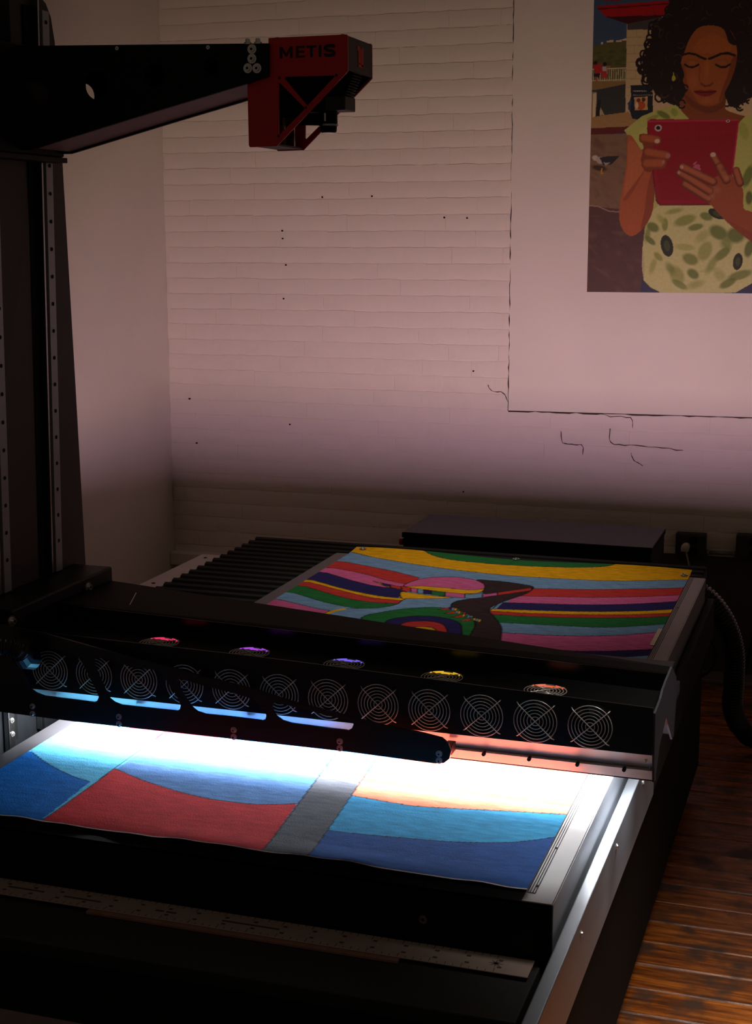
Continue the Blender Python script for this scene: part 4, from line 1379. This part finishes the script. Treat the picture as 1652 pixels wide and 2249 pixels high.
# corrugated hose feeding the bridge at the left
lh = [tuple(hit(x, y, 1, Y)) for x, y, Y in [(-40, 1424, 2.30), (0, 1422, 2.31), (22, 1424, 2.32), (44, 1434, 2.33), (52, 1446, 2.345)]]
hh = thing('bridge_hose', 'corrugated cable hose lit blue at the left end of the bridge', 'hose', lh[2])
corrugated(lh, 0.016, 0.007, 0.0014).build('hose_tube', HOSE, hh)
MB().tube([lh[-2], lh[-1], tuple(np.array(lh[-1]) + np.array([0.004, 0.026, -0.008]))], 0.020, 14, [0.019, 0.021, 0.021]).build('end_fitting', HOSE, hh)

# ================================================================== COLUMN
CXB, CXT = -1.672, -1.646         # face plane leans a little


def cface(z):
    return np.interp(z, [B + 0.25, B + 1.40], [CXB, CXT])


colm = thing('scanner_column', 'tall dark tapered column with two vertical guide rails', 'scanner column', (-1.73, 2.65, 0.1))


def fcol(a, b, d):
    return (float(cface(b)) + d, a, b)


farz = [(2.900, B - 0.13), (2.896, B + 0.25), (2.865, B + 0.70), (2.832, B + 1.16), (2.812, B + 1.40), (2.800, B + 1.45), (2.782, B + 1.475), (2.755, B + 1.487)]
cp = [(2.30, B - 0.13)] + farz + [(2.42, B + 1.52), (2.36, B + 1.52)]
MB().prism([cp], fcol, -0.05, 0.0).build('face_plate', BROWNBLK, colm)
cpb = [(2.33, B - 0.13)] + [(y_ - 0.03, z_ - 0.02) for y_, z_ in farz[1:]] + [(2.42, B + 1.46), (2.38, B + 1.46)]
MB().prism([cpb], fcol, -0.22, -0.051).build('body', BLACK, colm)
# recess strip between the rails
MB().prism([[(2.690, B + 0.27), (2.726, B + 0.27), (2.726, B + 1.46), (2.690, B + 1.46)]], fcol, 0.0002, 0.004).build('cover_strip', MATTE, colm)
for yb_, nm in ((2.726, 'far'), (2.520, 'near')):
    rl_ = MB().prism([[(yb_ + 0.014, B + 0.272), (yb_ + 0.040, B + 0.272), (yb_ + 0.040, B + 1.455), (yb_ + 0.014, B + 1.455)]], fcol, 0.0002, 0.016).build('guide_rail', ALU, colm)
    MB().prism([[(yb_, B + 0.272), (yb_ + 0.0055, B + 0.272), (yb_ + 0.0055, B + 1.475), (yb_, B + 1.475)]], fcol, 0.0002, 0.014).build('rail_edge', STEEL, rl_)
    MB().prism([[(yb_ + 0.0075, B + 0.272), (yb_ + 0.013, B + 0.272), (yb_ + 0.013, B + 1.475), (yb_ + 0.0075, B + 1.475)]], fcol, 0.0002, 0.010).build('rail_edge', STEEL, rl_)
    for i in range(20):
        z = B + 0.34 + i * 0.0575
        c_ = Vector(fcol(yb_ + 0.027, z, 0.016))
        MB().cyl(c_, c_ + Vector((0.0006, 0, 0)), 0.0042, 10).build('rail_hole', MATTE, rl_)
# silver guide block on the column foot, seen below the bridge
gb = MB().box(-1.6625, -1.648, 2.512, 2.536, B - 0.12, B + 0.07, 0.003).build('guide_block', STEEL, colm)
MB().box(-1.6628, -1.6618, 2.552, 2.566, B - 0.055, B + 0.06).build('slot', MATTE, colm)
for dz in (-0.03, 0.0, 0.03):
    bolt(gb, (-1.648, 2.524, B + dz), (1, 0, 0), 0.004, 0.004)
MB().box(-1.6625, -1.650, 2.64, 2.655, B - 0.06, B + 0.02, 0.002).build('bearing_block', STEEL, colm)
MB().box(-1.668, -1.663, 2.430, 2.78, B - 0.12, B + 0.085, 0.002).build('foot_panel', mat('foot_grey', (26, 28, 31), 0.85, spec=0.1, noise=0.1, nscale=40), colm)

# ================================================================== ARM
AY0, AY1 = 2.600, 2.762
arm = thing('camera_arm', 'black tapering cantilever arm with round holes holding the red scan head', 'arm', (-1.35, 2.67, B + 1.17))
AP = [xz(-10, 101, AY0), xz(110, 100, AY0), xz(589, 95, AY0), xz(589, 166, AY0), xz(545, 183, AY0), xz(300, 257, AY0), xz(68, 329, AY0), xz(-10, 331, AY0)]
AP = [(-1.645, AP[0][1]), AP[1], AP[2], AP[3], AP[4], AP[5], AP[6], (-1.645, AP[7][1])]


def armhole(px, py, r):
    a = xz(px, py, AY0)
    return circle2(a[0], a[1], r, 28)


holes = [armhole(75, 208, 0.033), armhole(211, 187, 0.027), armhole(340, 167, 0.022), armhole(463, 146, 0.016)]
ARMB = mat('arm_black', (10, 11, 14), 0.55, spec=0.2, noise=0.2, nscale=250, bump=0.08, bscale=500)
fp = MB().prism([AP] + holes, fXZ, AY0, AY0 + 0.008).build('front_plate', ARMB, arm)
hq = hit(186, 213, 1, AY1)
MB().prism([AP, circle2(hq[0], hq[2], 0.027, 28)], fXZ, AY1 - 0.008, AY1).build('rear_plate', ARMB, arm)
lowp = [AP[6], AP[5], (AP[4][0] - 0.004, AP[4][1] - 0.001)]
up = lambda q_, d: (q_[0] - 0.001, q_[1] + d)
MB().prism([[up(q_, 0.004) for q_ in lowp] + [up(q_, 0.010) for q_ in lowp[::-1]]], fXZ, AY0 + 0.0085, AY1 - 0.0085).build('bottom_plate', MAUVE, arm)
MB().box(-1.60, AP[4][0] - 0.006, AY0 + 0.0085, AY1 - 0.0085, B + 1.338, B + 1.345).build('top_plate', ARMB, arm)
for px, py in [(457, 215), (489, 219), (372, 240), (404, 246)]:
    tt = (px - 68) / (545 - 68)
    zz = AP[6][1] + (AP[4][1] - AP[6][1]) * tt + 0.003
    a = hit(px, py, 2, zz)
    # drop on the inclined plate
    for _ in range(6):
        zz = np.interp(a[0], [AP[6][0], AP[4][0]], [AP[6][1], AP[4][1]]) + 0.004
        a = hit(px, py, 2, zz)
    bolt(arm, (a[0], a[1], zz), (0.25, 0, -1), 0.0045, 0.003)
for px, py in [(554, 108), (554, 129), (545, 150), (565, 150)]:
    a = hit(px, py, 1, AY0)
    bolt(fp, (a[0], AY0, a[2]), (0, -1, 0), 0.0062, 0.005)
for px, py in [(257, 106), (457, 104)]:
    a = hit(px, py, 1, AY0)
    bolt(fp, (a[0], AY0, a[2]), (0, -1, 0), 0.0026, 0.002, 'rivet')
for px in (552, 574):
    a = xz(px, 96, AY0 + 0.02)
    bolt(fp, (a[0], AY0 + 0.004, AP[2][1]), (0, 0, 1), 0.005, 0.010)
# carriage riding on the rails
MB().box(-1.640, -1.605, 2.47, 2.762, B + 1.162, B + 1.372, 0.003).build('carriage_plate', ARMB, arm)
MB().box(-1.6395, -1.600, 2.40, 2.765, B + 1.150, B + 1.1605, 0.001).build('carriage_foot', BLACK, arm)
MB().box(-1.640, -1.615, 2.40, 2.595, B + 1.375, B + 1.52, 0.003).build('motor_cover', MATTE, arm)
# thin green wire inside the first hole
a = xz(75, 208, AY0 + 0.05)
MB().tube([(a[0] - 0.012 + 0.03 * math.cos(t), AY0 + 0.05, a[1] - 0.004 + 0.034 * math.sin(t)) for t in np.linspace(2.0, 4.1, 14)], 0.0018, 6).build('green_wire', mat('green_wire', (150, 160, 40), 0.5), arm)

# ================================================================== RED SCAN HEAD
hd = thing('scan_head', 'red and black camera scan head at the end of the arm', 'camera', (-1.01, 2.68, B + 1.16))
HY0, HY1 = 2.6095, 2.752


def hp(pts):     # outline measured on an enlarged view of the head
    return [xz(500 + x / 4.72, 50 + y / 4.72, HY0) for x, y in pts]


OUT = hp([(424, 158), (1232, 120), (1244, 134), (1247, 502), (508, 1280), (232, 1290), (220, 1270), (205, 630), (424, 566)])
C1 = hp([(596, 560), (1100, 545), (1112, 556), (830, 856), (812, 846), (590, 578)])
C2 = hp([(530, 622), (548, 628), (796, 880), (792, 904), (540, 1160), (528, 1150)])
MB().prism([OUT, C1, C2], fXZ, HY0, HY0 + 0.004).build('front_plate', RED, hd)
rp_ = MB().prism([OUT, C1, C2], fXZ, HY1 - 0.004, HY1).build('rear_plate', RED, hd)
xr = OUT[2][0]
zr0, zr1 = OUT[3][1], OUT[1][1]
DK = mat('head_dark_panel', (26, 20, 19), 0.5, noise=0.1, nscale=100)
sp_ = MB().box(xr - 0.004, xr - 0.0004, HY0 + 0.0042, HY1 - 0.0042, zr0 + 0.002, zr1 - 0.002).build('side_panel', DK, hd)
MB().box(OUT[0][0] + 0.002, xr - 0.0045, HY0 + 0.0042, HY1 - 0.0042, zr1 - 0.006, zr1 - 0.002).build('top_panel', RED, hd)
xl_ = OUT[5][0]
MB().box(xl_ + 0.001, xl_ + 0.005, HY0 + 0.0042, HY1 - 0.0042, OUT[5][1] + 0.002, OUT[7][1] - 0.002).build('back_panel', DK, hd)
MB().box(xl_ + 0.0055, OUT[4][0], HY0 + 0.0042, HY1 - 0.0042, OUT[5][1] + 0.002, OUT[5][1] + 0.005).build('bottom_panel', DK, hd)
# emblem on the dark side panel: hooked bars
ym, zm = (HY0 + HY1) / 2 + 0.004, (zr0 + zr1) / 2 + 0.002
em = MB()
for ya, yb_, za, zb in [(-0.016, -0.008, -0.013, 0.016), (-0.022, -0.016, 0.009, 0.016), (-0.006, 0.002, -0.016, 0.013), (0.004, 0.012, -0.019, 0.016), (-0.016, 0.016, -0.021, -0.015)]:
    em.box(xr - 0.0004, xr + 0.0006, ym + ya, ym + yb_, zm + za, zm + zb)
em.build('emblem', REDEMB, sp_)
# lettering cut into the front plate
(lx0, lz1), (lx1, lz0) = hp([(540, 240)])[0], hp([(1116, 352)])[0]
lw, lh_ = lx1 - lx0, (lz1 - lz0) * 0.88
S_ = [(0.92, 0.74), (0.86, 0.88), (0.66, 0.90), (0.36, 0.90), (0.12, 0.84), (0.10, 0.66), (0.28, 0.55), (0.50, 0.50), (0.76, 0.44), (0.90, 0.30), (0.84, 0.14), (0.62, 0.10), (0.34, 0.10), (0.14, 0.13), (0.07, 0.28)]
LET = {'M': (0.0, 0.235, [(0, 0), (0, 1), (.2, 1), (.5, .42), (.8, 1), (1, 1), (1, 0), (.80, 0), (.80, .62), (.56, .14), (.44, .14), (.20, .62), (.20, 0)]),
       'E': (0.295, 0.455, [(0, 0), (0, 1), (1, 1), (1, .82), (.28, .82), (.28, .60), (.92, .60), (.92, .42), (.28, .42), (.28, .18), (1, .18), (1, 0)]),
       'T': (0.485, 0.665, [(.37, 0), (.37, .82), (0, .82), (0, 1), (1, 1), (1, .82), (.63, .82), (.63, 0)]),
       'I': (0.705, 0.755, [(0, 0), (0, 1), (1, 1), (1, 0)]),
       'S': (0.805, 1.0, None)}
for ch_, (a0, a1, pts) in LET.items():
    if pts is None:
        P = smooth_path(S_, 5)
        Lf, Rt = [], []
        for i in range(len(P)):
            d = P[min(i + 1, len(P) - 1)] - P[max(i - 1, 0)]
            d = d * np.array([a1 - a0, lh_ / lw])
            d /= np.linalg.norm(d)
            nn = np.array([-d[1], d[0]]) * 0.026
            q_ = np.array([a0 + P[i][0] * (a1 - a0), 0]) + np.array([0, P[i][1] * lh_ / lw])
            Lf.append(tuple(q_ + nn)); Rt.append(tuple(q_ - nn))
        poly = [(lx0 + x * lw, lz0 + z * lw) for x, z in Lf + Rt[::-1]]
    else:
        poly = [(lx0 + (a0 + x * (a1 - a0)) * lw, lz0 + z * lh_) for x, z in pts]
    slant = 0.0095 / 0.122
    poly = [(x, z + (x - lx0) * 0.0 + 0.001) for x, z in poly]
    MB().prism([poly], fXZ, HY0 - 0.0006, HY0 - 0.0001).build('letter', LETTER, hd)
ipl = hp([(428, 176), (1230, 136), (1236, 500), (745, 1015), (218, 1005), (216, 650), (428, 585)])
MB().prism([ipl], fXZ, HY1 - 0.010, HY1 - 0.0045).build('inner_plate', DK, hd)
# insides: back plate, camera body, bellows, lens, small rail
MB().box(xl_ + 0.03, xr - 0.02, HY0 + 0.02, HY1 - 0.02, zr0 + 0.010, zr1 - 0.012).build('inner_box', BLACK, hd)


def at_h(x, y, Y):
    return hit(500 + x / 4.72, 50 + y / 4.72, 1, Y)


LYY = 2.690
c0 = at_h(1170, 850, LYY)
cb = MB().box(c0[0] - 0.022, c0[0] + 0.020, LYY - 0.030, LYY + 0.030, c0[2] - 0.012, c0[2] + 0.014, 0.002).build('camera_body', DK, hd)
MB().box(c0[0] - 0.070, c0[0] - 0.0225, LYY - 0.026, LYY + 0.026, c0[2] - 0.014, c0[2] + 0.012, 0.002).build('camera_mount', BLACKSM, hd)
bt = at_h(1215, 545, LYY)
for i in range(11):
    zz = c0[2] + 0.016 + i * 0.0048
    MB().box(c0[0] - 0.022 + i * 0.0015, c0[0] + 0.020 + i * 0.0020, LYY - 0.026, LYY + 0.026, zz, zz + 0.0026, 0.0008).build('heat_sink_fin', BLACKSM, hd)
MB().box(c0[0] - 0.016, c0[0] + 0.014, LYY - 0.020, LYY + 0.020, c0[2] + 0.014, zr0 + 0.02).build('heat_sink_core', MATTE, hd)
lc = at_h(1045, 960, LYY)
lx, lz = lc[0], c0[2] - 0.013
ln = MB().cyl((lx, LYY, lz + 0.002), (lx, LYY, lz - 0.022), 0.0175, 24).build('lens', BLACKSM, hd, False)
MB().cyl((lx, LYY, lz - 0.0225), (lx, LYY, lz - 0.026), 0.0185, 24).build('lens_ring', STEEL, ln)
MB().cyl((lx, LYY, lz - 0.0262), (lx, LYY, lz - 0.037), 0.0165, 24, 0.0155).build('lens_barrel', BLACKSM, ln)
MB().cyl((lx, LYY, lz - 0.0372), (lx, LYY, lz - 0.0385), 0.013, 24).build('lens_glass', GLASS, ln)
MB().cyl((lx, LYY - 0.020, lz - 0.003), (lx, LYY - 0.020, lz - 0.018), 0.002, 8).build('lens_scale', CHROME, ln)
# slide rail inside the lower part
rr = at_h(640, 1150, 2.70)
MB().box(rr[0] - 0.012, rr[0] - 0.008, 2.695, 2.700, rr[2] - 0.024, rr[2] + 0.030).build('slide_edge', CHROME, hd)
sr_ = MB().box(rr[0] - 0.006, rr[0] + 0.012, 2.695, 2.700, rr[2] - 0.024, rr[2] + 0.030).build('slide_rail', STEEL, hd)
for dz in (-.008, .014):
    MB().cyl((rr[0] + 0.003, 2.695, rr[2] + dz), (rr[0] + 0.003, 2.6944, rr[2] + dz), 0.0028, 8).build('rail_hole', MATTE, sr_)
for x, y in [(538, 572), (1128, 545), (812, 880), (528, 1175)]:
    p = at_h(x, y, HY0)
    MB().cyl((p[0], HY0 - 0.001, p[2]), (p[0], HY0 + 0.0005, p[2]), 0.0026, 10).build('screw', LETTER, hd)
for x, y in [(492, 150), (1170, 118)]:
    p = at_h(x, y, HY0)
    MB().cyl((p[0], HY0 + 0.012, zr1 - 0.002), (p[0], HY0 + 0.012, zr1 + 0.002), 0.0036, 10).build('screw', RED, hd)
